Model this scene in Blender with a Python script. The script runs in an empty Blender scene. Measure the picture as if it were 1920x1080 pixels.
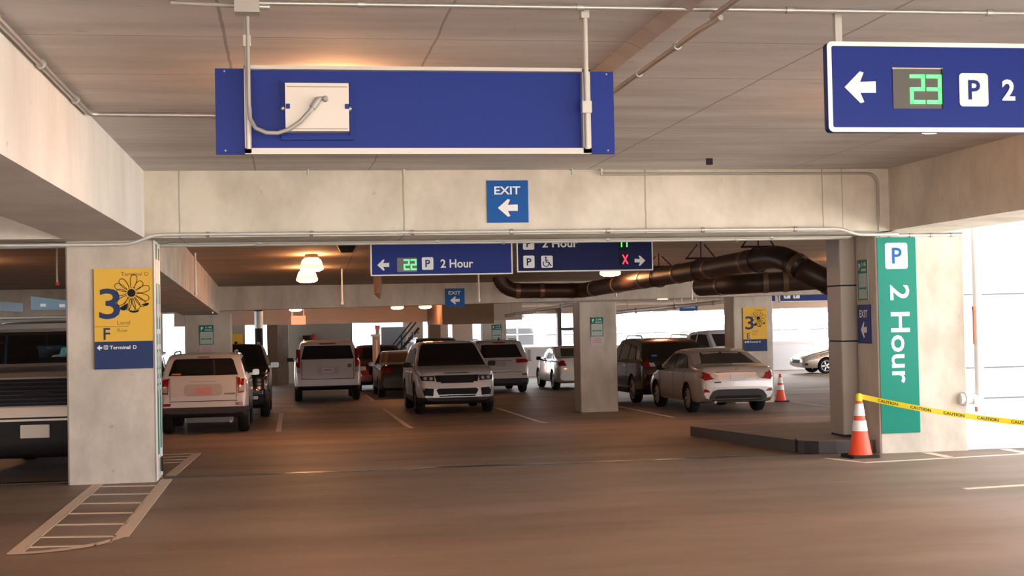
import bpy, bmesh, math, random
from mathutils import Vector, Matrix
from mathutils.bvhtree import BVHTree

random.seed(7)
SC = bpy.context.scene
COL = SC.collection

# ------------------------------------------------------------------ camera, sky, exposure
F_PX = 2600.0
YAW = math.atan(415 / F_PX)
ROLL = math.atan(0.02)
PITCH = math.atan(59 / F_PX)
CAM_H = 1.78
FW = Vector((math.sin(YAW) * math.cos(PITCH), math.cos(YAW) * math.cos(PITCH), math.sin(PITCH)))
_r0 = Vector((math.cos(YAW), -math.sin(YAW), 0))
_u0 = _r0.cross(FW)
RT = _r0 * math.cos(ROLL) - _u0 * math.sin(ROLL)
UP = _u0 * math.cos(ROLL) + _r0 * math.sin(ROLL)
CAM = Vector((0, 0, CAM_H))
cd = bpy.data.cameras.new('camera')
cam = bpy.data.objects.new('camera', cd)
COL.objects.link(cam)
M = Matrix.Identity(4)
for i in range(3):
    M[i][0] = RT[i]; M[i][1] = UP[i]; M[i][2] = -FW[i]; M[i][3] = CAM[i]
cam.matrix_world = M
cd.sensor_width = 36
cd.lens = 36 * F_PX / 1920
cd.clip_end = 600
SC.camera = cam

world = bpy.data.worlds.new('world')
SC.world = world
world.use_nodes = True
bg = world.node_tree.nodes['Background']
bg.inputs[0].default_value = (0.93, 0.97, 1.0, 1)
bg.inputs[1].default_value = 5.2
sl = bpy.data.lights.new('sun', 'SUN'); sl.energy = 60; sl.angle = math.radians(1.5); sl.color = (1.0, .96, .90)
so = bpy.data.objects.new('sun', sl); COL.objects.link(so)
so.rotation_euler = Vector((.45, .50, -.80)).to_track_quat('-Z', 'Y').to_euler()
SC.view_settings.view_transform = 'Standard'
SC.view_settings.look = 'None'
SC.view_settings.exposure = 0.38
SC.view_settings.gamma = 1
SC.view_settings.use_curve_mapping = False
LAMP_COL = (1.0, 0.43, 0.17)
LAMP_E = 52.0
try:
    SC.cycles.use_denoising = True
    SC.cycles.max_bounces = 8
    SC.cycles.diffuse_bounces = 5
    SC.cycles.sample_clamp_indirect = 8
except Exception:
    pass

def ray(x, y):
    return FW + RT * ((x - 960) / F_PX) + UP * ((540 - y) / F_PX)
def atv(x, y, v):
    r = ray(x, y); return CAM + r * (v / r.y)

# floor profile along the depth of the garage (level, then falling away past the expansion joint)
FP = [(-60, 0), (16.8, 0), (30, -.47), (47, -.68), (62, -.82), (130, -1.2)]
def interp(tab, x):
    if x <= tab[0][0]: return tab[0][1]
    for (a, p), (b, q) in zip(tab, tab[1:]):
        if x <= b: return p + (q - p) * (x - a) / (b - a)
    return tab[-1][1]
def fz(v): return interp(FP, v)

# ------------------------------------------------------------------ materials
MATS = {}
def mat(name, col, rough=.6, metal=0., coat=0., emit=None, estr=0., spec=None):
    if name in MATS: return MATS[name]
    m = bpy.data.materials.new(name); m.use_nodes = True
    b = m.node_tree.nodes['Principled BSDF']
    b.inputs['Base Color'].default_value = (*col, 1)
    b.inputs['Roughness'].default_value = rough
    b.inputs['Metallic'].default_value = metal
    if coat: b.inputs['Coat Weight'].default_value = coat; b.inputs['Coat Roughness'].default_value = .05
    if spec is not None: b.inputs['Specular IOR Level'].default_value = spec
    if emit: b.inputs['Emission Color'].default_value = (*emit, 1); b.inputs['Emission Strength'].default_value = estr
    MATS[name] = m
    return m

def concrete(name, base, dark, scale=(1, 1, 1), stain=.5, rough=(.75, .9), bump=.15, joints=None, noise=1.3, pits=True):
    """noise-mottled concrete; joints = list of ('x'|'y', pos, halfwidth) thin dark form lines"""
    m = bpy.data.materials.new(name); m.use_nodes = True
    nt = m.node_tree; N = nt.nodes; L = nt.links
    b = N['Principled BSDF']
    geo = N.new('ShaderNodeNewGeometry')
    mp = N.new('ShaderNodeMapping'); mp.inputs['Scale'].default_value = scale
    L.new(geo.outputs['Position'], mp.inputs['Vector'])
    n1 = N.new('ShaderNodeTexNoise'); n1.inputs['Scale'].default_value = noise; n1.inputs['Detail'].default_value = 8; n1.inputs['Roughness'].default_value = .62
    L.new(mp.outputs[0], n1.inputs['Vector'])
    r1 = N.new('ShaderNodeMapRange'); r1.inputs[1].default_value = .38; r1.inputs[2].default_value = .66
    L.new(n1.outputs['Fac'], r1.inputs[0])
    mul = N.new('ShaderNodeMath'); mul.operation = 'MULTIPLY'; mul.inputs[1].default_value = stain
    L.new(r1.outputs[0], mul.inputs[0])
    mx = N.new('ShaderNodeMix'); mx.data_type = 'RGBA'
    mx.inputs[6].default_value = (*base, 1); mx.inputs[7].default_value = (*dark, 1)
    L.new(mul.outputs[0], mx.inputs[0])
    out = mx.outputs[2]
    if pits:
        n2 = N.new('ShaderNodeTexNoise'); n2.inputs['Scale'].default_value = 9; n2.inputs['Detail'].default_value = 4
        L.new(geo.outputs['Position'], n2.inputs['Vector'])
        r2 = N.new('ShaderNodeMapRange'); r2.inputs[1].default_value = .70; r2.inputs[2].default_value = .76; r2.inputs[4].default_value = .45
        L.new(n2.outputs['Fac'], r2.inputs[0])
        m2 = N.new('ShaderNodeMix'); m2.data_type = 'RGBA'; m2.inputs[7].default_value = (dark[0] * .5, dark[1] * .5, dark[2] * .5, 1)
        L.new(r2.outputs[0], m2.inputs[0]); L.new(out, m2.inputs[6]); out = m2.outputs[2]
    if joints:
        sep = N.new('ShaderNodeSeparateXYZ'); L.new(geo.outputs['Position'], sep.inputs[0])
        n3 = N.new('ShaderNodeTexNoise'); n3.inputs['Scale'].default_value = 1.1; n3.inputs['Detail'].default_value = 5
        L.new(geo.outputs['Position'], n3.inputs['Vector'])
        wob = N.new('ShaderNodeMath'); wob.operation = 'MULTIPLY_ADD'; wob.inputs[1].default_value = .05; wob.inputs[2].default_value = -.025
        L.new(n3.outputs['Fac'], wob.inputs[0])
        acc = None
        for ax, p, w in joints:
            a = N.new('ShaderNodeMath'); a.operation = 'ADD'; L.new(sep.outputs['XYZ'.index(ax.upper())], a.inputs[0]); L.new(wob.outputs[0], a.inputs[1])
            c = N.new('ShaderNodeMath'); c.operation = 'COMPARE'; c.inputs[1].default_value = p; c.inputs[2].default_value = w
            L.new(a.outputs[0], c.inputs[0])
            if acc is None: acc = c.outputs[0]
            else:
                k = N.new('ShaderNodeMath'); k.operation = 'MAXIMUM'; L.new(acc, k.inputs[0]); L.new(c.outputs[0], k.inputs[1]); acc = k.outputs[0]
        k = N.new('ShaderNodeMath'); k.operation = 'MULTIPLY'; k.inputs[1].default_value = .55; L.new(acc, k.inputs[0])
        m3 = N.new('ShaderNodeMix'); m3.data_type = 'RGBA'; m3.inputs[7].default_value = (dark[0] * .35, dark[1] * .33, dark[2] * .3, 1)
        L.new(k.outputs[0], m3.inputs[0]); L.new(out, m3.inputs[6]); out = m3.outputs[2]
    L.new(out, b.inputs['Base Color'])
    rr = N.new('ShaderNodeMapRange'); rr.inputs[3].default_value = rough[0]; rr.inputs[4].default_value = rough[1]
    L.new(n1.outputs['Fac'], rr.inputs[0]); L.new(rr.outputs[0], b.inputs['Roughness'])
    if bump:
        bp = N.new('ShaderNodeBump'); bp.inputs['Strength'].default_value = bump; bp.inputs['Distance'].default_value = .01
        L.new(n1.outputs['Fac'], bp.inputs['Height']); L.new(bp.outputs[0], b.inputs['Normal'])
    MATS[name] = m
    return m

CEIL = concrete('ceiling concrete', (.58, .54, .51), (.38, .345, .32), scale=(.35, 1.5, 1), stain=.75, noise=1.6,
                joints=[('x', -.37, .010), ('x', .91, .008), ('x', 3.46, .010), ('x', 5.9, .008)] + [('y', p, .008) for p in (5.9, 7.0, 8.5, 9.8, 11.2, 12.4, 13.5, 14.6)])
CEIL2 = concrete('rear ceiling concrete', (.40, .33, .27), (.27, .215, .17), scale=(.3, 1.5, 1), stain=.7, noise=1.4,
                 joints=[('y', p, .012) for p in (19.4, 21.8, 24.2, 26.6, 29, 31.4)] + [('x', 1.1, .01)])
BEAM = concrete('beam concrete', (.74, .69, .60), (.46, .41, .34), scale=(1, 1, .7), stain=.7, noise=1.5,
                joints=[('x', -1.22, .008), ('x', 1.3, .010), ('x', 4.15, .010), ('x', 6.35, .008), ('x', 6.6, .006)])
LBEAM = concrete('side beam concrete', (.74, .72, .69), (.56, .53, .48), scale=(1, 1, .5), stain=.6, noise=1.2)
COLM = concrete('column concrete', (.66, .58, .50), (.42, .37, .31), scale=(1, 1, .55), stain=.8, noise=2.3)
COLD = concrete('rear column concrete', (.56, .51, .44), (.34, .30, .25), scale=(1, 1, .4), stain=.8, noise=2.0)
FLOORM = concrete('floor concrete', (.285, .205, .155), (.165, .112, .082), scale=(.30, .9, 1), stain=.85, rough=(.42, .70), bump=.06, noise=.75, pits=False)
CURBM = concrete('kerb top concrete', (.30, .21, .15), (.2, .14, .10), stain=.6)
WHITEP = mat('white sign film', (.82, .82, .82), .35)
SIGNBLUE = mat('sign blue', (.007, .024, .20), .45, spec=.2)
SIGNBLUE2 = mat('bright sign blue', (.0, .09, .36), .4, spec=.2)
NAVY = mat('navy film', (.018, .040, .13), .5, spec=.2)
YELLOW = mat('yellow film', (.80, .48, .06), .5, spec=.2)
GREEN = mat('green film', (.0, .20, .145), .45, spec=.2)
BLACK = mat('black ink', (.012, .012, .014), .6, spec=.15)
GALV = mat('galvanised steel', (.50, .49, .47), .42, .75)
GALVD = mat('dull painted steel', (.40, .37, .33), .55, .3)
ALU = mat('aluminium frame', (.50, .47, .43), .4, .3)
BOXM = mat('beige enclosure paint', (.66, .60, .54), .4)
DUCT = mat('dark brown duct', (.045, .026, .019), .42, .3)
DUCTL = mat('duct coupling band', (.20, .13, .09), .35, .6)
STEEL = mat('steel cladding', (.40, .35, .30), .45, .35)
RUB = mat('black rubber', (.015, .014, .014), .8, spec=.2)
GLASS = mat('dark tinted glass', (.010, .009, .010), .06, spec=.7)
CHROME = mat('chrome', (.7, .68, .66), .15, 1.)
BLKPL = mat('black trim plastic', (.018, .016, .016), .6, spec=.2)
GREYPL = mat('grey bumper plastic', (.038, .033, .033), .6, spec=.3)
REDL = mat('red lamp lens', (.26, .006, .008), .2, coat=.2)
CLEARL = mat('clear lamp lens', (.60, .58, .58), .12, .4, coat=.6)
DARKL = mat('dark headlamp lens', (.05, .05, .055), .08, .3, coat=.8)
AMBER = mat('amber lens', (.7, .18, .02), .2)
WELL = mat('wheel well black', (.008, .008, .008), .9, spec=.1)
ALLOY = mat('alloy rim', (.42, .40, .38), .32, .8)
ALLOYD = mat('dark alloy rim', (.08, .075, .07), .35, .7)
PLATE = mat('plate white', (.62, .60, .62), .4)
PLATER = mat('plate pink band', (.62, .25, .22), .4)
LINEW = mat('road paint', (.78, .64, .52), .6)
ORANGE = mat('cone orange', (.86, .085, .03), .45)
REFL = mat('cone reflective white', (.80, .80, .82), .35)
TAPEY = mat('caution tape yellow', (.90, .72, .02), .35)
LEDG = mat('green led', (.05, .6, .12), .5, emit=(.10, 1.0, .18), estr=1.5)
LEDR = mat('red led', (.6, .02, .05), .5, emit=(1.0, .05, .12), estr=1.3)
LEDBG = mat('display window', (.10, .10, .095), .25)
WPANEL = mat('white panel', (.82, .83, .86), .4)
LBLUE = mat('pale blue panel', (.42, .47, .56), .5)
LAMPG = mat('lamp glass', (.9, .8, .6), .3, emit=LAMP_COL, estr=LAMP_E)
LAMPR = mat('lamp reflector rib', (.45, .28, .15), .4, emit=(1., .62, .32), estr=1.6)
LAMPB = mat('lamp housing', (.10, .08, .07), .5, .4)
BRONZE = mat('brown painted concrete', (.20, .115, .065), .7)
PINKT = mat('tan plaster', (.52, .42, .35), .8)
FACADE = mat('white facade', (.62, .63, .66), .6)
PANE = mat('facade window pane', (.042, .050, .062), .35)

def paint(name, col, metal=.35, rough=.32):
    return mat(name, col, rough, metal, coat=.7)

# ------------------------------------------------------------------ mesh helpers
def link(name, me, m=None, parent=None, kind=None):
    o = bpy.data.objects.new(name, me); COL.objects.link(o)
    if m is not None:
        for k in (m if isinstance(m, (list, tuple)) else [m]): me.materials.append(k)
    if parent: o.parent = parent
    if kind: o['kind'] = kind
    return o
def empty(name, loc=(0, 0, 0), rz=0.):
    o = bpy.data.objects.new(name, None); COL.objects.link(o); o.empty_display_size = .2
    o.location = loc; o.rotation_euler = (0, 0, rz); return o
def tag(o, label, cat, group=None, kind=None):
    o['label'] = label; o['category'] = cat
    if group: o['group'] = group
    if kind: o['kind'] = kind
    return o

class MB:
    """collects shapes into ONE mesh"""
    def __init__(s): s.v = []; s.f = []; s.m = []; s.sm = []
    def add(s, vs, fs, mi=0, smooth=False):
        o = len(s.v); s.v += [tuple(p) for p in vs]
        for f in fs: s.f.append([o + i for i in f]); s.m.append(mi); s.sm.append(smooth)
        return s
    def hexa(s, p, mi=0):   # 8 points: bottom ring 0-3, top ring 4-7
        return s.add(p, [(0, 3, 2, 1), (4, 5, 6, 7), (0, 1, 5, 4), (1, 2, 6, 5), (2, 3, 7, 6), (3, 0, 4, 7)], mi)
    def box(s, x0, x1, y0, y1, z0, z1, mi=0):
        return s.hexa([(x0, y0, z0), (x1, y0, z0), (x1, y1, z0), (x0, y1, z0), (x0, y0, z1), (x1, y0, z1), (x1, y1, z1), (x0, y1, z1)], mi)
    def cbox(s, x0, x1, y0, y1, z0, z1, c=.02, mi=0):   # box with chamfered vertical edges
        pts = [(x0 + c, y0), (x1 - c, y0), (x1, y0 + c), (x1, y1 - c), (x1 - c, y1), (x0 + c, y1), (x0, y1 - c), (x0, y0 + c)]
        return s.prism(pts, z0, z1, mi=mi)
    def prism(s, pts, z0, z1, axis='z', mi=0):
        n = len(pts)
        if axis == 'z': P = [(a, b, z0) for a, b in pts] + [(a, b, z1) for a, b in pts]
        elif axis == 'y': P = [(a, z0, b) for a, b in pts] + [(a, z1, b) for a, b in pts]
        else: P = [(z0, a, b) for a, b in pts] + [(z1, a, b) for a, b in pts]
        return s.add(P, [tuple(range(n))[::-1], tuple(range(n, 2 * n))] + [(i, (i + 1) % n, n + (i + 1) % n, n + i) for i in range(n)], mi)
    def tube(s, pts, r, seg=10, mi=0, caps=True):
        pts = [Vector(p) for p in pts]; n = len(pts); rs = r if isinstance(r, (list, tuple)) else [r] * n
        V = []; ref = None
        for i, p in enumerate(pts):
            t = (pts[min(i + 1, n - 1)] - pts[max(i - 1, 0)]).normalized()
            if ref is None:
                ref = Vector((0, 0, 1)) if abs(t.z) < .9 else Vector((1, 0, 0))
            a = (ref - t * ref.dot(t)).normalized(); ref = a; b = t.cross(a)
            for k in range(seg):
                w = 2 * math.pi * k / seg; V.append(p + (a * math.cos(w) + b * math.sin(w)) * rs[i])
        F = [(i * seg + k, i * seg + (k + 1) % seg, (i + 1) * seg + (k + 1) % seg, (i + 1) * seg + k) for i in range(n - 1) for k in range(seg)]
        s.add(V, F, mi, True)
        if caps:
            s.add(V[:seg], [tuple(range(seg))[::-1]], mi); s.add(V[-seg:], [tuple(range(seg))], mi)
        return s
    def lathe(s, prof, c=(0, 0, 0), axis='z', seg=24, mi=0, smooth=True):
        V = []
        for r, h in prof:
            for k in range(seg):
                w = 2 * math.pi * k / seg; a, b = r * math.cos(w), r * math.sin(w)
                V.append((c[0] + a, c[1] + b, c[2] + h) if axis == 'z' else (c[0] + a, c[1] + h, c[2] + b) if axis == 'y' else (c[0] + h, c[1] + a, c[2] + b))
        n = len(prof)
        F = [(i * seg + k, i * seg + (k + 1) % seg, (i + 1) * seg + (k + 1) % seg, (i + 1) * seg + k) for i in range(n - 1) for k in range(seg)]
        return s.add(V, F, mi, smooth)
    def mesh(s, name):
        me = bpy.data.meshes.new(name); me.from_pydata(s.v, [], s.f)
        for p, mi, sm in zip(me.polygons, s.m, s.sm): p.material_index = mi; p.use_smooth = sm
        me.update(); return me
    def build(s, name, m, parent=None, kind=None):
        return link(name, s.mesh(name), m, parent, kind)
def fix(o):
    bm = bmesh.new(); bm.from_mesh(o.data); bmesh.ops.recalc_face_normals(bm, faces=bm.faces); bm.to_mesh(o.data); bm.free(); return o

def arc(p0, p1, p2, r, n=6):
    """rounded corner points at p1"""
    p0, p1, p2 = Vector(p0), Vector(p1), Vector(p2)
    a = (p0 - p1).normalized() * r + p1; b = (p2 - p1).normalized() * r + p1
    return [a * (1 - t) ** 2 + p1 * 2 * t * (1 - t) + b * t * t for t in [i / n for i in range(n + 1)]]
def rounded(path, r):
    out = [Vector(path[0])]
    for i in range(1, len(path) - 1): out += arc(path[i - 1], path[i], path[i + 1], r)
    return out + [Vector(path[-1])]
def rrect(x0, x1, z0, z1, r, n=5):
    P = []
    for cx, cz, a0 in ((x1 - r, z0 + r, -90), (x1 - r, z1 - r, 0), (x0 + r, z1 - r, 90), (x0 + r, z0 + r, 180)):
        for i in range(n + 1):
            a = math.radians(a0 + 90 * i / n); P.append((cx + r * math.cos(a), cz + r * math.sin(a)))
    return P

# lettering: text curve turned into a mesh lying in a sign's local x-z plane, reading towards -y
_txt = {}
def text_mesh(s, bold=0., ext=.0015):
    key = (s, bold)
    if key not in _txt:
        c = bpy.data.curves.new('t', 'FONT'); c.body = s; c.size = 1; c.extrude = 0; c.offset = bold; c.resolution_u = 3
        o = bpy.data.objects.new('t', c); COL.objects.link(o)
        dg = bpy.context.evaluated_depsgraph_get(); dg.update()
        me = o.evaluated_get(dg).to_mesh()
        V = [tuple(v.co) for v in me.vertices]; Fc = [tuple(p.vertices) for p in me.polygons]
        o.evaluated_get(dg).to_mesh_clear()
        bpy.data.objects.remove(o); bpy.data.curves.remove(c)
        xs = [v[0] for v in V]; ys = [v[1] for v in V]
        _txt[key] = (V, Fc, min(xs), max(xs), min(ys), max(ys))
    return _txt[key]
def text_into(mb, s, x, z, h, y, w=None, bold=.012, mi=0, rot=0, cap=None):
    """text with its lower left corner at x,z, letter height h; rot in degrees about that corner"""
    V, Fc, x0, x1, y0, y1 = text_mesh(s, bold)
    k = h / (y1 - y0); kx = k if w is None else w / (x1 - x0)
    c, sn = math.cos(math.radians(rot)), math.sin(math.radians(rot))
    P = []
    for a, b, _ in V:
        a = (a - x0) * kx; b = (b - y0) * k
        P.append((x + a * c - b * sn, y, z + a * sn + b * c))
    mb.add(P, [f if True else f for f in Fc], mi)
    return (x1 - x0) * kx
def flatpoly(mb, pts, y, mi=0): mb.add([(a, y, b) for a, b in pts], [tuple(range(len(pts)))], mi)
def arrow_into(mb, x, z, w, h, y, d=-1, mi=0):
    """solid arrow w wide h tall centred on x,z pointing left (d=-1) or right"""
    P = [(-.5, 0), (.0, .5), (.12, .46), (.0, .17), (.5, .19), (.5, -.17), (.0, -.17), (.12, -.46), (.0, -.5)]
    P = [(x - d * a * w if d > 0 else x + a * w, z + b * h) for a, b in P]
    for idx in ((0, 1, 2, 3), (0, 3, 6), (3, 4, 5, 6), (0, 6, 7, 8)): flatpoly(mb, [P[i] for i in idx], y, mi)
def letters(root, m, *texts, name='lettering'):
    for t in texts:
        t, k = (t[:-1], t[-1]) if isinstance(t[-1], dict) else (t, {})
        mb = MB(); text_into(mb, *t, **k); mb.build(name, m, root)

# ------------------------------------------------------------------ structure
def struct(o): o['kind'] = 'structure'; return o
# floor
mb = MB(); vs = [-14, 5, 16.78, 20, 25, 30, 36, 42, 47, 55, 62, 80, 130]
for a, b in zip(vs, vs[1:]):
    for x0, x1 in ((-16, 6), (6, 9.5), (9.5, 30), (30, 80)):
        if a < 16.7 and x0 >= 9.5: continue
        mb.add([(x0, a, fz(a)), (x1, a, fz(a)), (x1, b, fz(b)), (x0, b, fz(b))], [(0, 1, 2, 3)])
        mb.add([(x0, a, fz(a) - .4), (x1, a, fz(a) - .4), (x1, b, fz(b) - .4), (x0, b, fz(b) - .4)], [(3, 2, 1, 0)])
struct(mb.build('floor', FLOORM))
mb = MB(); mb.box(9.5, 60, -40, 16.78, -.4, 0); mb.box(-16, 9.5, -40, -14, -.4, 0)
struct(mb.build('ground_outside', concrete('pale outdoor paving', (.56, .53, .48), (.44, .41, .37), stain=.5)))
mb = MB(); mb.box(-14, 7.6, 16.72, 16.86, -.02, .006)
struct(mb.build('trim_floor_joint', mat('joint seal', (.03, .024, .02), .28)))
# front bay slab; unseen right overhang added to keep sky light off the column
mb = MB(); mb.box(-16, 11.0, -9, 17.1, 3.52, 3.9)
struct(mb.build('ceiling', CEIL))
def cz(v): return 3.27 - .037 * (v - 17.1)
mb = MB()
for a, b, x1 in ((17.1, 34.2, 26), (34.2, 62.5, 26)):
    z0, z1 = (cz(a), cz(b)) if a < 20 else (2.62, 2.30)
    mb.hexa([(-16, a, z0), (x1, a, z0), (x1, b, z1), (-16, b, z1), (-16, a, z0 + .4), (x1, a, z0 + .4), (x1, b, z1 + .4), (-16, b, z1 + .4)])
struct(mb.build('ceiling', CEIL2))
# near cross beam and side beams
mb = MB(); mb.box(-14, 7.3, 15.9, 17.12, 2.77, 3.53)
struct(mb.build('trim_cross_beam', BEAM))
mb = MB(); mb.box(-2.48, -1.60, -9, 15.92, 2.77, 3.53)
struct(mb.build('trim_side_beam', LBEAM))
mb = MB(); mb.box(7.2, 8.1, -9, 16.4, 2.77, 3.53); mb.box(7.3, 8.5, 16.4, 17.12, 2.77, 3.53)
struct(mb.build('trim_side_beam', BEAM))
# second bay
mb = MB()
x0, x1 = -2.5, -1.66
mb.hexa([(x0, 17.1, 2.54), (x1, 17.1, 2.54), (x1, 33.1, 2.03), (x0, 33.1, 2.03), (x0, 17.1, 3.4), (x1, 17.1, 3.4), (x1, 33.1, 2.8), (x0, 33.1, 2.8)])
struct(mb.build('trim_side_beam', BEAM if False else COLM))
mb = MB(); zz = lambda u: 2.055 + .0135 * (u + 1.8)
mb.hexa([(-14, 33, 2.0), (15, 33, zz(15)), (15, 34.2, zz(15)), (-14, 34.2, 2.0), (-14, 33, 2.9), (15, 33, 2.9), (15, 34.2, 2.9), (-14, 34.2, 2.9)])
struct(mb.build('trim_cross_beam', COLD))
# third bay beams
mb = MB(); mb.box(-4.0, 8.2, 49.2, 50.1, 1.76, 2.5)
struct(mb.build('trim_cross_beam', PINKT))
mb = MB(); mb.box(4.78, 6.45, 44.2, 49.2, 1.66, 2.55)
struct(mb.build('trim_side_beam', BRONZE))
mb = MB(); mb.hexa([(8.2, 61, 2.0), (27, 61, 2.05), (27, 62, 2.05), (8.2, 62, 2.0), (8.2, 61, 2.8), (27, 61, 2.8), (27, 62, 2.8), (8.2, 62, 2.8)])
struct(mb.build('trim_edge_beam', PINKT))
# left wall
mb = MB(); mb.box(-16.3, -16, -9, 34, -.6, 3.6); mb.box(-16.3, -16, 34, 62, -1, .1); mb.box(-16.3, -16, 34, 62, 1.7, 2.7)
struct(mb.build('wall_left', BRONZE))

def column(x0, x1, y0, y1, z0, z1, m, label, c=.02):
    mb = MB(); mb.cbox(x0, x1, y0, y1, z0, z1, c)
    return tag(mb.build('concrete_column', m), label, 'column')
column(-2.53, -1.55, 16.38, 17.0, 0, 2.78, COLM, 'near left concrete column carrying the yellow Level 3 Row F sign')
column(7.3, 8.48, 16.55, 17.2, 0, 2.78, COLM, 'wide pale concrete column at right with the tall green 2 Hour panel')
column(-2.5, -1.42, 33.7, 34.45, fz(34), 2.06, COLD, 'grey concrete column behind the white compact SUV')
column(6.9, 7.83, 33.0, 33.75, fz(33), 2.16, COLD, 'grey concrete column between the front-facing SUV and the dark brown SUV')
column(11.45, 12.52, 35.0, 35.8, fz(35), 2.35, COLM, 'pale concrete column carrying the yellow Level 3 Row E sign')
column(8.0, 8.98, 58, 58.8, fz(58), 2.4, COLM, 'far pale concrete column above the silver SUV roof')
column(-.66, -.12, 60, 60.6, fz(60), 2.3, COLM, 'slim pale concrete column beside the brown one at far left')
mb = MB(); mb.box(-1.02, -.60, 59.3, 60, fz(60), 2.35); tag(mb.build('concrete_column', BRONZE), 'slim brown painted column left of the white SUV, far back', 'column')
mb = MB(); mb.box(5.7, 6.18, 58, 58.6, fz(58), 2.35); tag(mb.build('concrete_column', BRONZE), 'brown column in the far bright opening above the front-facing SUV', 'column')

# far left back wall, pieces between the bright openings
def wallp(x0, x1, z0, z1, m, y=61.6, th=.25):
    MBX.box(x0, x1, y, y + th, z0, z1)
MBX = MB(); wallp(-16, -5.5, -1, 2.5, None); wallp(-4.45, -2.0, -1, 2.5, None); wallp(-.62, -.1, -1, 2.5, None)
wallp(-.1, 2.66, -1, 2.5, None)
for x in (.35, 1.0, 1.9):
    MBX.box(x, x + .02, 61.585, 61.61, -.9, 2.5)
MBX.box(-.1, 2.66, 61.585, 61.61, .98, 1.0)
struct(MBX.build('wall_back', mat('grey back wall', (.40, .38, .34), .7)))
MBX = MB(); wallp(2.66, 5.0, -1, .25, None); wallp(4.9, 5.78, -1, 1.9, None); wallp(6.5, 6.9, -1, 1.75, None); wallp(7.1, 8.0, -1, 1.75, None)
struct(MBX.build('wall_back', PINKT))
MBX = MB(); MBX.box(3.9, 5.0, 61.2, 61.4, -.8, 1.55)
for z in (.4, 1.0): MBX.box(3.9, 5.0, 61.19, 61.2, z, z + .02)
for x in (4.35,): MBX.box(x, x + .02, 61.19, 61.2, -.8, 1.5)
struct(MBX.build('wall_stair', LBLUE))
# parapet on the far side
MBX = MB(); MBX.box(9.0, 40, 61.9, 62.1, -.95, .42); MBX.box(9.0, 40, 61.82, 62.18, .42, .52)
struct(MBX.build('wall_parapet', WPANEL))
# right: white panelled wall standing beyond the opening, with kerb and downpipe
MBX = MB()
MBX.box(8.5, 14.5, 17.0, 17.15, 0, 3.5)
struct(MBX.build('wall_right', mat('outdoor wall panel', (.50, .51, .55), .5)))
mb = MB()
for z in (.62, 1.0 + .02, 1.98): mb.box(8.5, 14.5, 16.985, 17.0, z, z + .014)
struct(mb.build('trim_panel_seam', mat('panel seam grey', (.13, .13, .15), .6)))
mb = MB(); mb.box(8.48, 14.5, 16.62, 17.0, 0, .18); tag(mb.build('kerb', mat('pale kerb', (.55, .55, .58), .7)), 'pale grey kerb along the foot of the white panel wall', 'kerb')

# ------------------------------------------------------------------ kerb island
mb = MB()
def isl(x, v): return (x, v)
out = [(6.42, 22.0)] + [(6.42, v) for v in (20, 18, 17.2)] + [(6.46, 16.98), (6.58, 16.8), (6.78, 16.72), (7.05, 16.70), (7.29, 16.70), (7.29, 17.22), (9.0, 17.22), (9.0, 22.0)]
top = [(a, b, fz(b) + .16) for a, b in out]; bot = [(a, b, fz(b) - .05) for a, b in out]
n = len(out)
mb.add(top, [tuple(range(n))], 0)
mb.add(top + bot, [(i, (i + 1) % n, n + (i + 1) % n, n + i) for i in range(n)], 1)
isle = fix(mb.build('kerb_island', [CURBM, mat('dark kerb face', (.045, .038, .036), .5)]))
tag(isle, 'low raised island with dark kerb face beside the steel-clad pipe chase', 'kerb')
mb = MB(); mb.box(6.405, 6.42, 17.16, 17.18, fz(17) - .0, .165)
mb.build('joint_gap', BLACK, isle)

# steel pipe chase
root = empty('pipe_chase', (7.1, 17.25, .158)); tag(root, 'tall grey steel-clad pipe chase beside the right column', 'pipe chase')
for z0, z1 in ((.03, 1.24), (1.26, 1.97), (1.99, 2.61)):
    mb = MB(); mb.cbox(0, .82, .0, .45, z0, z1, .012); mb.build('cladding_panel', STEEL, root)
mb = MB(); mb.box(.01, .8, .01, .44, 0, 2.6); mb.build('core', BLACK, root)

# ------------------------------------------------------------------ signs
def panel_text_white(mb, *a, **k): text_into(mb, *a, **k)
def led_digit(mb, ch, x, z, w, h, y):
    t = w * .23; seg = {'2': 'abged', '3': 'abgcd', '1': 'bc', '7': 'abc'}[ch]
    B = {'a': (0, w, h - t, h), 'b': (w - t, w, h / 2, h), 'c': (w - t, w, 0, h / 2), 'd': (0, w, 0, t), 'e': (0, t, 0, h / 2), 'f': (0, t, h / 2, h), 'g': (0, w, h / 2 - t / 2, h / 2 + t / 2)}
    for s_ in seg:
        a, b, c, d = B[s_]; mb.box(x + a, x + b, y - .004, y, z + c, z + d)
def p_badge(root, x, z, s, y, blue, name='parking_badge'):
    mb = MB(); flatpoly(mb, rrect(x, x + s, z, z + s * 1.08, s * .12), y); b = mb.build(name, WHITEP, root)
    mb = MB(); text_into(mb, 'P', x + s * .30, z + s * .22, s * .64, y - .002, bold=.02); mb.build('lettering', blue, b)
    return b
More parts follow.
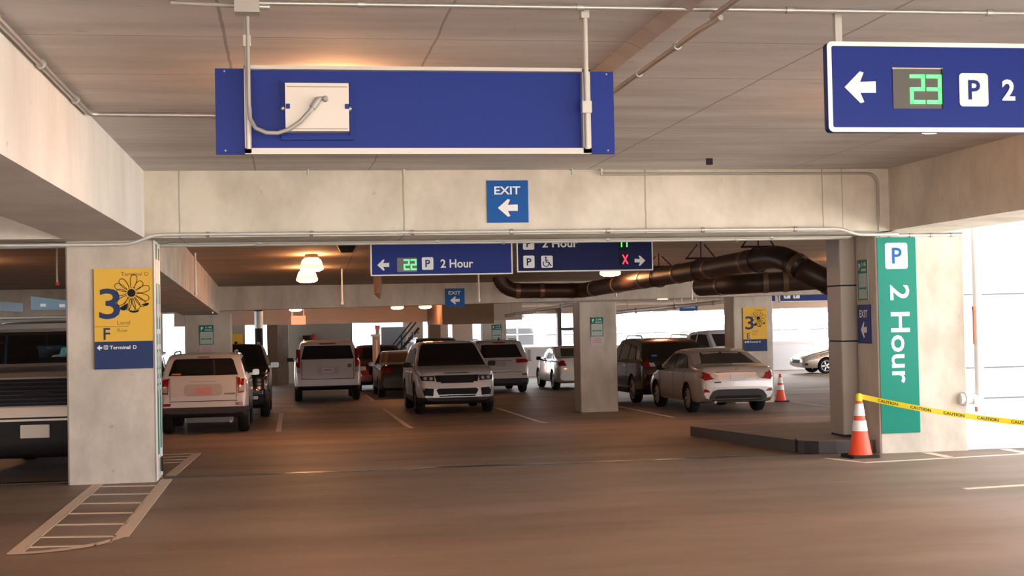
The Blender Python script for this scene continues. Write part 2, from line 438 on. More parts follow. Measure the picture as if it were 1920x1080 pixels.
def sign_board(root, w, h, frame=.02, th=.04, blue=SIGNBLUE, border=True, r=.02):
    mb = MB(); mb.prism(rrect(0, w, 0, h, r), -th / 2, th / 2, 'y'); mb.build('panel', blue, root)
    if border:
        mb = MB(); O = rrect(0, w, 0, h, r); I = rrect(frame, w - frame, frame, h - frame, max(r * .4, .004)); n = len(O); y = -th / 2 - .003
        mb.add([(a, y, b) for a, b in O] + [(a, y, b) for a, b in I], [(i, (i + 1) % n, n + (i + 1) % n, n + i) for i in range(n)])
        mb.add([(a, y, b) for a, b in O] + [(a, y + .008, b) for a, b in O], [(i, (i + 1) % n, n + (i + 1) % n, n + i) for i in range(n)])
        mb.build('border', WHITEP, root)
    return -th / 2

# sign seen from behind
root = empty('hanging_sign', (-.385, 7.6, 2.70)); tag(root, 'blue hanging sign seen from its blank back, grey frame and electrical box', 'sign')
mb = MB(); mb.box(0, 2.20, 0.0, .02, 0, .465); mb.build('panel', SIGNBLUE, root)
mb = MB()
fx0, fx1 = .155, 2.055
mb.box(fx0, fx0 + .035, -.05, 0, .0, .47); mb.box(fx1 - .045, fx1, -.05, 0, .0, .47); mb.box(fx0, fx1, -.05, 0, -.005, .028); mb.box(fx0, fx1, -.05, 0, .455, .475)
mb.build('frame', ALU, root)
mb = MB(); mb.tube([(fx0 + .02, -.065, .02), (fx0 + .02, -.065, .78)], .014); mb.box(fx0 - .0, fx0 + .04, -.09, -.04, .57, .63)
mb.build('hanger_tube', ALU, root)
mb = MB(); mb.tube([(fx1 - .025, -.065, .02), (fx1 - .025, -.065, .80)], .014); mb.box(fx1 - .055, fx1 - .002, -.09, -.04, .22, .285); mb.box(fx1 - .05, fx1 - .005, -.09, -.03, .75, .80)
mb.build('hanger_tube', ALU, root)
mb = MB(); mb.box(.35, .735, -.035, 0, .075, .095); mb.box(.35, .735, -.03, 0, .385, .40); mb.box(.35, .37, -.028, 0, .095, .385); mb.box(.718, .735, -.028, 0, .095, .385)
mb.build('mounting_bracket', SIGNBLUE, root)
e = MB(); e.box(.372, .712, -.085, -.005, .115, .375); bx = e.build('electrical_box', BOXM, root)
for z_ in (.352, .125): e = MB(); e.box(.38, .704, -.089, -.085, z_, z_ + .005); e.build('cover_seam', mat('seam tan', (.35, .30, .26), .5), bx)
for x in (.36, .716): e = MB(); e.lathe([(0, -.012), (.010, -.012), (.012, 0), (0.012, .02)], (x, -.06, .24), 'y', 10); e.build('screw', GALV, bx)
for x in (.375, .69): e = MB(); e.box(x, x + .022, -.09, -.084, .235, .262); e.build('latch', SIGNBLUE, bx)
e = MB(); pts = [(fx0 + .028, -.09, .24), (fx0 + .03, -.10, .18), (.215, -.12, .125), (.27, -.13, .10), (.33, -.13, .098), (.39, -.13, .118), (.45, -.13, .16), (.50, -.13, .215), (.525, -.125, .25), (.55, -.12, .285), (.575, -.09, .29)]
P = [Vector(p) for p in pts]; Q = []
for i in range(len(P) - 1):
    for k in range(4): Q.append(P[i].lerp(P[i + 1], k / 4))
e.tube(Q + [P[-1]], .0115, 10); e.tube([(.515, -.125, .235), (.548, -.121, .282)], .019, 12); e.lathe([(0, -.05), (.014, -.05), (.018, 0)], (.585, -.07, .288), 'y', 12)
e.tube([(fx0 + .026, -.088, .24), (fx0 + .024, -.088, .80)], .0105, 8)
e.build('cable_conduit', mat('grey flex conduit', (.36, .34, .31), .45, .3), root)
for x in (.05, 2.16):
    for z in (.02, .45): e = MB(); e.lathe([(0, -.006), (.005, -.006), (.006, 0)], (x, 0, z), 'y', 8); e.build('screw', GALV, root)

# 23 spaces sign
root = empty('hanging_sign', (3.065, 7.58, 2.82)); tag(root, 'large blue hanging sign showing green 23 and 2 Hour, cropped by the right edge', 'sign')
y = sign_board(root, 2.3, .522, .026, .06, r=.03) - .004
mb = MB(); arrow_into(mb, .195, .258, .19, .185, y); mb.build('arrow', WHITEP, root)
mb = MB(); mb.box(.395, .70, y - .002, y + .002, .135, .370); d = mb.build('display', LEDBG, root)
mb = MB(); mb.box(.392, .703, y - .004, y, .366, .373); mb.box(.692, .700, y - .006, y, .135, .370, 1); mb.build('bezel', [ALU, BLACK], d)
for ch, x in (('2', .497), ('3', .600)): mb = MB(); led_digit(mb, ch, x, .163, .092, .170, y - .003); mb.build('digit', LEDG, d)
p_badge(root, .805, .150, .18, y - .001, SIGNBLUE)
letters(root, WHITEP, ('2', 1.072, .185, .125, y - .001, dict(bold=.03)), ('Hour', 1.245, .185, .125, y - .001, dict(bold=.03)))
for x in (.10, 2.15):
    mb = MB(); mb.box(x - .02, x + .02, .03, .07, .0, .70); mb.build('hanger_tube', ALU, root)

# signs in the second bay
root = empty('hanging_sign', (1.195, 21, 2.475)); tag(root, 'blue hanging sign showing green 22 with left arrow, above the parking aisle', 'sign')
y = sign_board(root, 2.17, .62, .02, .06, r=.01) - .004
mb = MB(); arrow_into(mb, .19, .165, .18, .17, y); mb.build('arrow', WHITEP, root)
mb = MB(); mb.box(.40, .70, y - .002, y + .002, .06, .27); d = mb.build('display', LEDBG, root)
for x in (.50, .605): mb = MB(); led_digit(mb, '2', x, .085, .088, .16, y - .003); mb.build('digit', LEDG, d)
p_badge(root, .775, .085, .175, y - .001, SIGNBLUE)
mb = MB(); text_into(mb, '2 Hour', 1.06, .11, .13, y - .001, bold=.02, w=.50); mb.build('lettering', WHITEP, root)
for x in (.10, 2.05): mb = MB(); mb.box(x - .02, x + .02, -.0, .04, .6, .68); mb.build('hanger_tube', ALU, root)

root = empty('hanging_sign', (3.43, 21, 2.50)); tag(root, 'dark blue two-row hanging sign with wheelchair symbol, red X and right arrow', 'sign')
y = sign_board(root, 2.15, .60, .02, .06, blue=mat('dark sign blue', (.008, .012, .085), .5, spec=.15), r=.01) - .004
DSB = MATS['dark sign blue']
p_badge(root, .10, .065, .175, y - .001, DSB); p_badge(root, .10, .345, .175, y - .001, DSB)
mb = MB(); text_into(mb, '2 Hour', .40, .375, .13, y - .001, bold=.02, w=.56); mb.build('lettering', WHITEP, root)
mb = MB(); flatpoly(mb, rrect(.38, .56, .065, .25, .02), y - .001); b = mb.build('wheelchair_badge', WHITEP, root)
mb = MB()
mb.tube([(.455 + .045 * math.cos(a), y - .004, .130 + .045 * math.sin(a)) for a in [math.radians(t) for t in range(140, 400, 20)]], .007, 6)
mb.tube([(.452, y - .004, .205), (.455, y - .004, .15), (.50, y - .004, .15), (.522, y - .004, .10), (.54, y - .004, .105)], .008, 6)
mb.lathe([(0, -.003), (.014, 0), (.0, .003)], (.452, y - .004, .222), 'y', 10); mb.tube([(.455, y - .004, .178), (.49, y - .004, .178)], .006, 6)
mb.build('wheelchair_symbol', DSB, b)
mb = MB(); mb.box(1.60, 1.76, y - .002, y + .002, .09, .27); d = mb.build('display', BLACK, root)
mb = MB(); mb.tube([(1.665, y - .005, .105), (1.745, y - .005, .25)], .011, 6); mb.tube([(1.745, y - .005, .105), (1.665, y - .005, .25)], .011, 6); mb.build('cross_mark', LEDR, d)
mb = MB(); mb.box(1.60, 1.76, y - .002, y + .002, .31, .55); d = mb.build('display', BLACK, root)
for ch, x in (('1', 1.585), ('7', 1.67)): mb = MB(); led_digit(mb, ch, x, .37, .075, .15, y - .003); mb.build('digit', LEDG, d)
mb = MB(); arrow_into(mb, 1.94, .155, .17, .16, y, 1); mb.build('arrow', WHITEP, root)
for x in (.10, 2.05): mb = MB(); mb.box(x - .02, x + .02, -.0, .04, .58, .66); mb.build('hanger_tube', ALU, root)

def exit_sign(loc, w, h, rz, label, dark=False, d=-1):
    root = empty('exit_sign', loc, rz); tag(root, label, 'sign')
    mb = MB(); mb.box(0, w, -.015, .0, 0, h); mb.build('panel', SIGNBLUE if dark else SIGNBLUE2, root)
    mb = MB(); text_into(mb, 'EXIT', w * .18, h * .67, h * .19, -.018, w=w * .63, bold=.018); mb.build('lettering', WHITEP, root)
    mb = MB(); arrow_into(mb, w * .50, h * .35, w * .48, h * .42, -.018, d); mb.build('arrow', WHITEP, root)
    return root
exit_sign((2.262, 15.9, 2.905), .486, .49, 0, 'bright blue EXIT sign with left arrow on the near concrete beam')
exit_sign((3.64, 33.0, 2.11), .47, .44, 0, 'small blue EXIT sign with left arrow on the farther concrete beam')
exit_sign((7.3, 17.14, 1.38), .40, .50, -math.pi / 2, 'narrow blue EXIT sign on the shaded side of the right column', True)

# yellow level signs
def level_sign(loc, row, label):
    root = empty('level_sign', loc); tag(root, label, 'sign')
    W, H = .645, 1.145
    mb = MB(); mb.box(0, W, -.03, 0, .315, H); mb.build('yellow_panel', YELLOW, root)
    mb = MB(); mb.box(0, W, -.03, 0, 0, .315); mb.build('navy_panel', NAVY, root)
    mb = MB(); mb.box(-.012, 0, -.028, 0, 0, H); mb.build('edge_strip', mat('bronze edge', (.12, .08, .04), .5), root)
    y = -.032
    letters(root, NAVY, ('3', .055, .57, .35, y, dict(bold=.012, w=.235)), (row, .10, .335, .135, y, dict(bold=.012)))
    g = mat('sign olive ink', (.20, .13, .03), .5)
    letters(root, g, ('Terminal', .30, 1.06, .045, y, dict(w=.235, bold=.005)), ('D', .565, 1.06, .045, y, dict(bold=.005)), ('Level', .255, .505, .045, y, dict(w=.14, bold=.005)), ('Row', .255, .42, .040, y, dict(w=.11, bold=.005)))
    mb = MB(); mb.box(.0, .38, y - .001, y, .482, .488); mb.build('divider_line', g, root)
    mb = MB(); cx, cz_ = .415, .865
    mb.lathe([(0, -.001), (.046, 0)], (cx, y - .004, cz_), 'y', 16)
    flatpoly(mb, [(.285, .70), (.295, .672), (.335, .665), (.37, .69), (.375, .75)], y)
    flatpoly(mb, [(.375, .672), (.40, .645), (.44, .638), (.485, .645), (.50, .672), (.44, .66)], y)
    flatpoly(mb, [(.52, .725), (.58, .712), (.61, .735), (.60, .752), (.55, .74)], y)
    for k, (ang, ln) in enumerate([(80, .215), (47, .175), (17, .21), (-20, .205), (-45, .21), (-68, .20), (-88, .215), (-107, .20), (-140, .20), (176, .17), (152, .205), (128, .20)]):
        a = math.radians(ang); dx, dz = math.cos(a), math.sin(a); nx, nz = -dz, dx
        pet = []
        for t in range(17):
            u = .25 + t / 16 * (math.pi * 2 - .5)
            q = .5 - .5 * math.cos(u); rr_ = .055 + (ln - .055) * q; wd = math.copysign(abs(math.sin(u)) ** .8, math.sin(u)) * (.026 + .018 * q)
            pet.append((cx + dx * rr_ + nx * wd, y - .002, cz_ + dz * rr_ + nz * wd))
        mb.tube(pet, .0034, 4, 0, False)
    mb.build('flower_drawing', BLACK, root)
    mb = MB(); arrow_into(mb, .055, .245, .06, .06, y); mb.build('arrow', WHITEP, root)
    letters(root, WHITEP, ('Terminal', .165, .225, .042, y, dict(w=.23, bold=.02)), ('D', .425, .225, .042, y, dict(bold=.02)))
    mb = MB()
    for a, b, c, d in ((.10, .15, .225, .235), (.10, .15, .262, .272), (.10, .11, .225, .272), (.14, .15, .225, .272), (.12, .13, .235, .262)): mb.box(a, b, y - .001, y, c, d)
    mb.build('lift_symbol', WHITEP, root)
    return root
level_sign((-2.215, 16.38, 1.305), 'F', 'yellow and navy Level 3 Row F sign on the near left column')
level_sign((11.70, 35.0, .82), 'E', 'yellow and navy Level 3 Row E sign on the far right column')

# green 2 Hour panels
def two_hour(loc, w, h, rz, label):
    root = empty('two_hour_panel', loc, rz); tag(root, label, 'sign')
    mb = MB(); mb.box(0, w, -.012, 0, 0, h); mb.build('panel', GREEN, root)
    b = w * .58; x0 = w * .20; z0 = h - .075 - b * 1.08
    mb = MB(); flatpoly(mb, rrect(x0, x0 + b, z0, z0 + b * 1.1, .03), -.014); bd = mb.build('parking_badge', WHITEP, root)
    mb = MB(); text_into(mb, 'P', x0 + b * .30, z0 + b * .22, b * .68, -.016, bold=.02); mb.build('lettering', SIGNBLUE2, bd)
    letters(root, WHITEP, ('2 Hour', w * .30, h - .60, w * .50, -.014, dict(bold=.012, rot=-90, w=1.24)))
    return root
two_hour((7.315, 16.55, .25), .515, 2.47, 0, 'tall green 2 Hour panel with white P badge on the right column front')
# side of left column: two narrow green strips either side of the joint (sign facing +u)
root = empty('two_hour_panel', (-1.55, 16.38, .30), math.pi / 2); tag(root, 'tall green strip panel seen edge-on round the side of the near left column', 'sign')
mb = MB(); mb.box(.06, .27, -.012, 0, 0, 2.44); mb.box(.36, .56, -.012, 0, .05, 2.40); mb.build('panel', GREEN, root)
mb = MB(); mb.box(-.01, .055, -.014, 0, -.28, 2.48); mb.box(.275, .355, -.014, 0, -.05, 2.48); mb.box(.565, .61, -.014, 0, -.28, 2.46); mb.build('edge_strip', WHITEP, root)
for x_ in (.08, .37): mb = MB(); flatpoly(mb, rrect(x_, x_ + .17, 1.98, 2.26, .02), -.015); mb.build('parking_badge', WHITEP, root)
letters(root, WHITEP, ('2 Hour', .12, 1.75, .12, -.015, dict(bold=.03, rot=-90, w=1.1)), ('2 Hour', .38, 1.75, .14, -.015, dict(bold=.03, rot=-90, w=1.1)))
mb = MB(); mb.box(.40, .50, -.03, -.013, -.22, -.05); mb.build('base_cover', BLACK, root)

# small green and white plates on columns
def plate_sign(x, y, z, w, h, label, rz=0, lower=True):
    root = empty('time_limit_sign', (x, y, z), rz); tag(root, label, 'sign')
    mb = MB(); mb.box(0, w, -.012, 0, 0, h); mb.build('panel', mat('sign grey white', (.42, .50, .47), .5), root)
    mb = MB(); mb.box(0, w, -.014, -.012, h * .66, h); mb.box(w * .16, w * .84, -.014, -.012, h * .27, h * .31); mb.box(0, w * .05, -.014, -.012, 0, h); mb.box(w * .95, w, -.014, -.012, 0, h); mb.box(0, w, -.014, -.012, 0, h * .03)
    arrow_into(mb, w * .22, h * .29, w * .2, h * .1, -.015); arrow_into(mb, w * .78, h * .29, w * .2, h * .1, -.015, 1)
    mb.build('green_band', GREEN, root)
    letters(root, WHITEP, ('P', w * .12, h * .74, h * .17, -.016, dict(bold=.03)), ('2 HR', w * .42, h * .84, h * .09, -.016, dict(bold=.02, w=w * .48)), ('PARKING', w * .38, h * .71, h * .07, -.016, dict(bold=.02, w=w * .54)))
    if lower:
        mb = MB(); mb.box(.0, w * 1.03, -.012, 0, -.21 * h / .45, -.03); p = mb.build('lower_plate', mat('pinkish plate', (.55, .47, .50), .5), root)
        mb = MB()
        for k in range(3): mb.box(w * .15, w * .85, -.014, -.012, -.07 - .045 * k, -.055 - .045 * k)
        mb.build('lettering', mat('faded red ink', (.5, .22, .22), .5), p)
    return root
plate_sign(-2.16, 33.7, 1.33, .33, .46, 'green and white two-hour sign on the column behind the white compact SUV')
plate_sign(7.18, 33.0, 1.33, .31, .46, 'green and white two-hour sign on the column right of the front-facing SUV')
plate_sign(8.35, 58.0, .95, .42, .62, 'green and white two-hour sign on the far column above the silver SUV', lower=False)
plate_sign(7.3, 17.1, 1.94, .30, .52, 'small narrow green and silver plate above the EXIT sign on the right column side', -math.pi / 2, False)

def small_blue(x, y, z, w, h, label, txt=None, white=True):
    root = empty('hanging_sign', (x, y, z)); tag(root, label, 'sign')
    mb = MB(); mb.box(0, w, 0, .05, 0, h); mb.build('panel', SIGNBLUE if white else SIGNBLUE2, root)
    if white:
        mb = MB(); mb.box(0, w, -.004, 0, 0, .03); mb.box(0, .03, -.004, 0, 0, h); mb.box(w - .03, w, -.004, 0, 0, h); mb.build('border', WHITEP, root)
    if txt:
        mb = MB(); text_into(mb, txt, w * .12, h * .42, h * .38, -.006, w=w * .76, bold=.02); mb.build('lettering', WHITEP, root)
    mb = MB(); mb.box(w * .1, w * .1 + .04, .01, .04, h, h + .25); mb.box(w * .9, w * .9 + .04, .01, .04, h, h + .25); mb.build('hanger_tube', ALU, root)
    return root
small_blue(13.10, 38, 2.12, .62, .34, 'short blue hanging sign just right of the Row E column')
s = small_blue(13.80, 38, 2.12, 2.1, .34, 'long blue hanging sign with white badges left of the pipe chase')
for x in (.14, .42):
    mb = MB(); flatpoly(mb, rrect(x, x + .2, .1, .3, .02), -.006); b = mb.build('parking_badge', WHITEP, s)
    mb = MB(); text_into(mb, 'P', x + .06, .13, .13, -.008, bold=.02); mb.build('lettering', SIGNBLUE, b)
small_blue(13.72, 48, 1.96, .66, .22, 'tiny bright blue hanging sign above the dark brown SUV', 'TERMINAL', False)

# ------------------------------------------------------------------ ceiling lamps
def lamp(x, y, zc, label, group=None):
    root = empty('ceiling_lamp', (x, y, zc)); tag(root, label, 'lamp', group)
    mb = MB(); mb.lathe([(0, 0), (.11, 0), (.13, -.05), (.12, -.07), (0, -.07)], seg=20); mb.build('housing', LAMPB, root)
    mb = MB(); mb.lathe([(.125, -.07), (.16, -.10), (.185, -.17)], seg=28); mb.lathe([(.205, -.235), (.20, -.265), (.14, -.295), (0, -.305)], seg=28); mb.build('globe', LAMPG, root)
    mb = MB(); mb.lathe([(.186, -.165), (.20, -.20), (.215, -.23), (.205, -.24)], seg=28); mb.build('reflector_rib', LAMPR, root)
    return root
lamp(.34, 9.85, 3.52, 'ceiling lamp hidden behind the blank back of the blue sign, glowing on the slab')
lamp(5.15, 10.45, 3.52, 'ceiling lamp peeking below the cropped blue 23 sign')
lamp(.37, 24.6, cz(24.6), 'nearer and upper of the two round ceiling lamps left of the 22 sign')
lamp(.32, 27.5, cz(27.5), 'farther and lower of the two round ceiling lamps left of the 22 sign')
for x, y, l in ((3.45, 45.6, 'small round ceiling lamp far back, left one of the pair over the dark sedan'), (4.35, 45.4, 'small round ceiling lamp far back, right one of the pair over the dark sedan'), (.15, 46, 'far ceiling lamp above the hanging pink sign over the white SUV'),
                (-5.6, 25.0, 'ceiling lamp of the left bay hidden by the near left column'), (6.3, 27.0, 'ceiling lamp over the duct hidden behind the two-row sign'), (11.4, 27.0, 'ceiling lamp over the silver sedan row hidden by the right column'),
                (10.5, 38.5, 'ceiling lamp lighting the orange slab behind the far beam at right'), (-5.6, 10.4, 'ceiling lamp above the left stall beside the near column'), (.4, 2.2, 'ceiling lamp overhead near the camera, left side'), (5.1, 2.2, 'ceiling lamp overhead near the camera, right side'),
                (2.9, 29.8, 'ceiling lamp over the parking aisle hidden by the far beam signs')):
    z = 3.52 if y < 17 else (cz(y) if y < 33 else 2.62 - (y - 34.2) * .0113)
    if (x, y) == (2.9, 29.8): continue
    lamp(x, y, z, l)

# ------------------------------------------------------------------ conduits, pipes, sprinklers
def pipe(name, path, r, label, cat='pipe', m=GALV, clips=0, rad=.08, group=None, seg=10):
    pts = rounded(path, rad) if len(path) > 2 else [Vector(p) for p in path]
    mb = MB(); mb.tube(pts, r, seg); o = mb.build(name, m); tag(o, label, cat, group)
    if clips:
        tot = [(Vector(a), Vector(b)) for a, b in zip(path, path[1:])]
        a, b = max(tot, key=lambda t: (t[1] - t[0]).length)
        for k in range(clips):
            p = a.lerp(b, (k + .5) / clips); c = MB(); d_ = (b - a).normalized() * .02
            c.tube([p - d_, p + d_], r * 1.5, seg); c.build('coupling', GALV, o)
    return o
pipe('conduit', [(-.2, 7.46, 3.49), (7.0, 7.38, 3.49)], .014, 'thin steel conduit crossing the near ceiling above the blue signs', 'conduit', clips=6)
jb = MB(); jb.box(-.27, -.14, 7.40, 7.515, 3.43, 3.515); o = tag(jb.build('junction_box', GALVD), 'steel junction box on the ceiling above the blue sign back', 'junction box')
c = MB(); c.tube([(-.14, 7.46, 3.47), (-.085, 7.46, 3.47)], .018); c.build('connector', GALV, o)
c = MB(); c.tube([(-.6, 7.46, 3.485), (-.27, 7.46, 3.475)], .012); c.build('conduit_stub', GALVD, o)
pipe('conduit', [(-1.56, -3, 3.48), (-1.56, 11.4, 3.48), (1.4, 11.5, 3.48)], .022, 'steel conduit along the left beam top turning across the near ceiling', 'conduit', clips=10, rad=.12)
pipe('conduit', [(2.37, -2, 3.46), (2.37, 7.5, 3.46)], .018, 'steel conduit running overhead towards the near ceiling centre', 'conduit', m=GALVD)
pipe('conduit', [(2.42, 7.5, 3.46), (2.37, 7.75, 3.44), (2.37, 10.6, 3.44)], .018, 'brownish conduit slanting behind the top right corner of the blue sign back', 'conduit', m=GALVD, clips=3, rad=.05)
mb = MB(); mb.hexa([(2.12, -2, 3.517), (2.22, -2, 3.475), (2.22, 10.4, 3.475), (2.12, 10.4, 3.517), (2.12, -2, 3.53), (2.23, -2, 3.53), (2.23, 10.4, 3.53), (2.12, 10.4, 3.53)]); struct(mb.build('trim_shade_wedge', CEIL))  # added wedge, sloped away from the light to form a dark shadow band
# lower beam edge runs
pipe('conduit', [(-8, 15.85, 2.70), (-1.75, 15.85, 2.70), (-1.48, 15.84, 2.80), (6.55, 15.84, 2.795), (6.75, 15.84, 2.72), (7.28, 15.84, 2.72)], .021, 'pale conduit along the bottom edge of the near concrete beam', 'conduit', m=mat('pale conduit', (.62, .61, .58), .4, .3), clips=7, rad=.10)
pipe('conduit', [(7.03, 15.83, 2.76), (7.03, 15.83, 3.46), (3.6, 15.83, 3.46)], .016, 'dark conduit following the top edge of the near beam down its right corner', 'conduit', m=GALVD, rad=.15)
pipe('conduit', [(-8, 17.15, 2.755), (7.2, 17.15, 2.755)], .022, 'pale pipe under the back edge of the near concrete beam', 'pipe', m=MATS['pale conduit'], clips=5)
pipe('conduit', [(-1.4, 16.6, 2.74), (7.0, 16.6, 2.74)], .014, 'thin conduit under the middle of the near concrete beam', 'conduit', m=GALVD, clips=4)
pipe('conduit', [(7.35, 16.53, 2.745), (8.46, 16.53, 2.745)], .018, 'short white conduit with clips over the top of the right column', 'conduit', m=MATS['pale conduit'], clips=4)
# white downpipe at right
o = pipe('downpipe', [(8.60, 16.45, 2.9), (8.60, 16.45, .66), (8.50, 16.45, .64)], .055, 'white vertical downpipe at the right edge of the wide column', 'pipe', m=WPANEL, rad=.06, seg=14)
c = MB(); c.tube([(8.36, 16.5, .66), (8.58, 16.47, .66)], .07, 14); c.lathe([(.06, -.02), (.09, -.02), (.09, .02), (.06, .02)], (8.42, 16.5, .66), 'x', 14); c.build('elbow', WPANEL, o)
c = MB(); c.box(8.525, 8.545, 16.40, 16.44, .50, .56); c.box(8.53, 8.545, 16.42, 16.45, 1.35, 1.78); c.box(8.52, 8.55, 16.40, 16.45, 1.78, 1.83); c.build('pipe_tracer', mat('rust marker', (.45, .16, .06), .6), o)
# sprinkler heads along near beam
def sprinkler(x, y, z, label, l=.10, group=None, m=None, name='sprinkler_head'):
    root = empty(name, (x, y, z)); tag(root, label, 'sprinkler', group)
    mb = MB(); mb.tube([(0, 0, 0), (0, 0, -l)], .012, 8); mb.build('drop_pipe', m or MATS['pale conduit'], root)
    mb = MB(); mb.lathe([(0.012, 0), (.03, -.005), (.03, -.02), (.014, -.03), (.022, -.055), (0, -.06)], (0, 0, -l), seg=10); mb.build('head', GALVD if m is None else m, root)
for (px, lab) in ((577, 'small sprinkler bracket on the near beam top, left of the EXIT sign by two brackets'), (757, 'small sprinkler bracket on the near beam top just left of the EXIT sign'), (1072, 'small round sprinkler stub on the near beam top just right of the EXIT sign'), (1127, 'small sprinkler bracket on the near beam top, rightmost of the row')):
    p = atv(px, 318, 15.82)
    root = empty('sprinkler_bracket', p); tag(root, lab, 'sprinkler')
    mb = MB(); mb.tube([(0, .07, .015), (0, -.02, .015)], .018, 8); mb.tube([(-.05, 0, .02), (.02, 0, .02)], .011, 8); mb.build('elbow', GALVD, root)
    mb = MB(); mb.tube([(0, -.02, .015), (0, -.02, -.06)], .012, 8); mb.build('head', MATS['pale conduit'], root)
jb = MB(); p = atv(1330, 300, 14.8); jb.box(p.x - .03, p.x + .03, p.y - .03, p.y + .03, 3.45, 3.52); tag(jb.build('junction_box', BLKPL), 'tiny dark square box on the near ceiling right of centre', 'junction box')
# vertical white drops in the second bay
for px, y0, y1, v, lab in ((641, 510, 571, 28, 'long white sprinkler drop left of the 22 sign'), (897, 512, 566, 27, 'thin white sprinkler drop below the 22 sign'), (1154, 520, 556, 31, 'short white sprinkler drop in front of the far beam above the middle column'),
                           (1297, 540, 562, 31.5, 'short white drop hanging before the far beam above the silver sedan'), (1379, 518, 552, 30, 'short white drop under the small upper duct'), (366, 485, 553, 24, 'white rod down the second left side beam, nearer one'), (397, 528, 588, 31.5, 'white rod down the second left side beam, farther one'),
                           (107, 478, 535, 22, 'sprinkler drop with red tip in the left bay beside the near column')):
    p = atv(px, y0, v); q = atv(px, y1, v); zt = cz(v)
    root = empty('sprinkler_drop', (p.x, v, zt)); tag(root, lab, 'sprinkler')
    mb = MB(); mb.tube([(0, 0, 0), (0, 0, q.z - zt + .03)], .016, 8); mb.build('drop_pipe', MATS['pale conduit'], root)
    mb = MB(); mb.tube([(0, 0, q.z - zt + .05), (0, 0, q.z - zt)], .026, 8); mb.build('head', mat('red cap', (.6, .03, .03), .4) if px == 107 else MATS['pale conduit'], root)
p = atv(708, 519, 26); mb = MB(); mb.tube([(p.x, 26, cz(26) - .02), (p.x, 26, atv(708, 549, 26).z)], .075, 10); mb.tube([(p.x, 26, atv(708, 549, 26).z), (p.x + .03, 26, atv(708, 560, 26).z)], [.075, .01], 10)
tag(mb.build('cable_sleeve', BRONZE), 'short brown vertical sleeve hanging under the left end of the 22 sign', 'pipe')
p = atv(650, 472, 22.8); mb = MB(); mb.prism([(-.16, .08), (.16, .08), (.10, -.05), (-.10, -.05)], -.1, .1, 'y'); o = mb.build('ceiling_camera', BLKPL); o.location = (p.x, 22.8, cz(22.8) - .08)
tag(o, 'dark wedge-shaped ceiling unit right of the round lamps', 'camera')
# ducts
def duct(path, r, label, bands, m=DUCT, hang=()):
    pts = rounded(path, .42)
    mb = MB(); mb.tube(pts, r, 20); root = mb.build('duct', m); tag(root, label, 'duct')
    L = [Vector(p) for p in path]
    for i, t in bands:
        a, b = L[i], L[i + 1]; p = a.lerp(b, t); d_ = (b - a).normalized() * .05
        c = MB(); c.tube([p - d_, p + d_], r * 1.07, 20); c.build('coupling_band', DUCTL if m is DUCT else GALV, root)
    for i, t in hang:
        a, b = L[i], L[i + 1]; p = a.lerp(b, t); c = MB()
        zt = cz(p.y)
        c.tube([p + Vector((-r * 1.6, 0, r * 1.15)), p + Vector((r * 1.6, 0, r * 1.15))], .016, 6)
        c.tube([p + Vector((-r * 1.5, 0, r * 1.15)), p + Vector((-.06, 0, zt - p.z - .06))], .012, 6); c.tube([p + Vector((r * 1.5, 0, r * 1.15)), p + Vector((.06, 0, zt - p.z - .06))], .012, 6)
        c.tube([p + Vector((0, 0, r * 1.15)), Vector((p.x, p.y, zt))], .012, 6)
        ring = [p + Vector((math.cos(w) * r * 1.1, 0, math.sin(w) * r * 1.1)) for w in [2 * math.pi * k / 16 for k in range(17)]]
        c.tube(ring, .012, 6, 0, False); c.build('hanger', BLKPL, root)
    return root
A = atv(1470, 481, 19.3); A1 = atv(1532, 510, 18.6)
B = atv(1090, 545, 31.3); Cc = atv(940, 545, 31.3)
duct([Vector((8.3, 18.75, 1.95)), Vector((7.30, 18.7, 2.30)), Vector((A.x - .05, 19.2, 2.63)), B, Cc, Vector((Cc.x - .05, 31.3, cz(31.3)))], .17,
     'long dark brown duct sloping back under the ceiling from the pipe chase', [(0, .75), (1, .5), (2, .12), (2, .26), (2, .4), (2, .58), (2, .74), (2, .9), (3, .12), (3, .5), (3, .8)], hang=[(2, .08), (2, .30), (2, .5)])
C1 = atv(1385, 533, 25.5); C2 = atv(1500, 522, 25.5)
duct([C1 + Vector((-.3, 1.5, .0)), C1, C2 + Vector((1.2, -.6, 0))], .19, 'short dark duct behind the elbow of the long brown duct', [(0, .6), (1, .2), (1, .35)])
for A_, B_, l_ in ((atv(1155, 586, 37), atv(1372, 564, 37), 'pale diagonal pipe behind the far beam above the brown SUV'), (atv(948, 592, 44), atv(1078, 570, 38), 'pale diagonal pipe behind the far beam above the silver SUV')):
    o = pipe('sprinkler_main', [A_, B_], .05, l_, 'pipe', m=MATS['pale conduit'], clips=3)
    for t in (.1, .5, .9):
        q = A_.lerp(B_, t); c = MB(); c.tube([q, Vector((q.x, q.y, 2.63 - (q.y - 34.2) * .0113))], .012, 6); c.build('hanger_rod', GALVD, o)
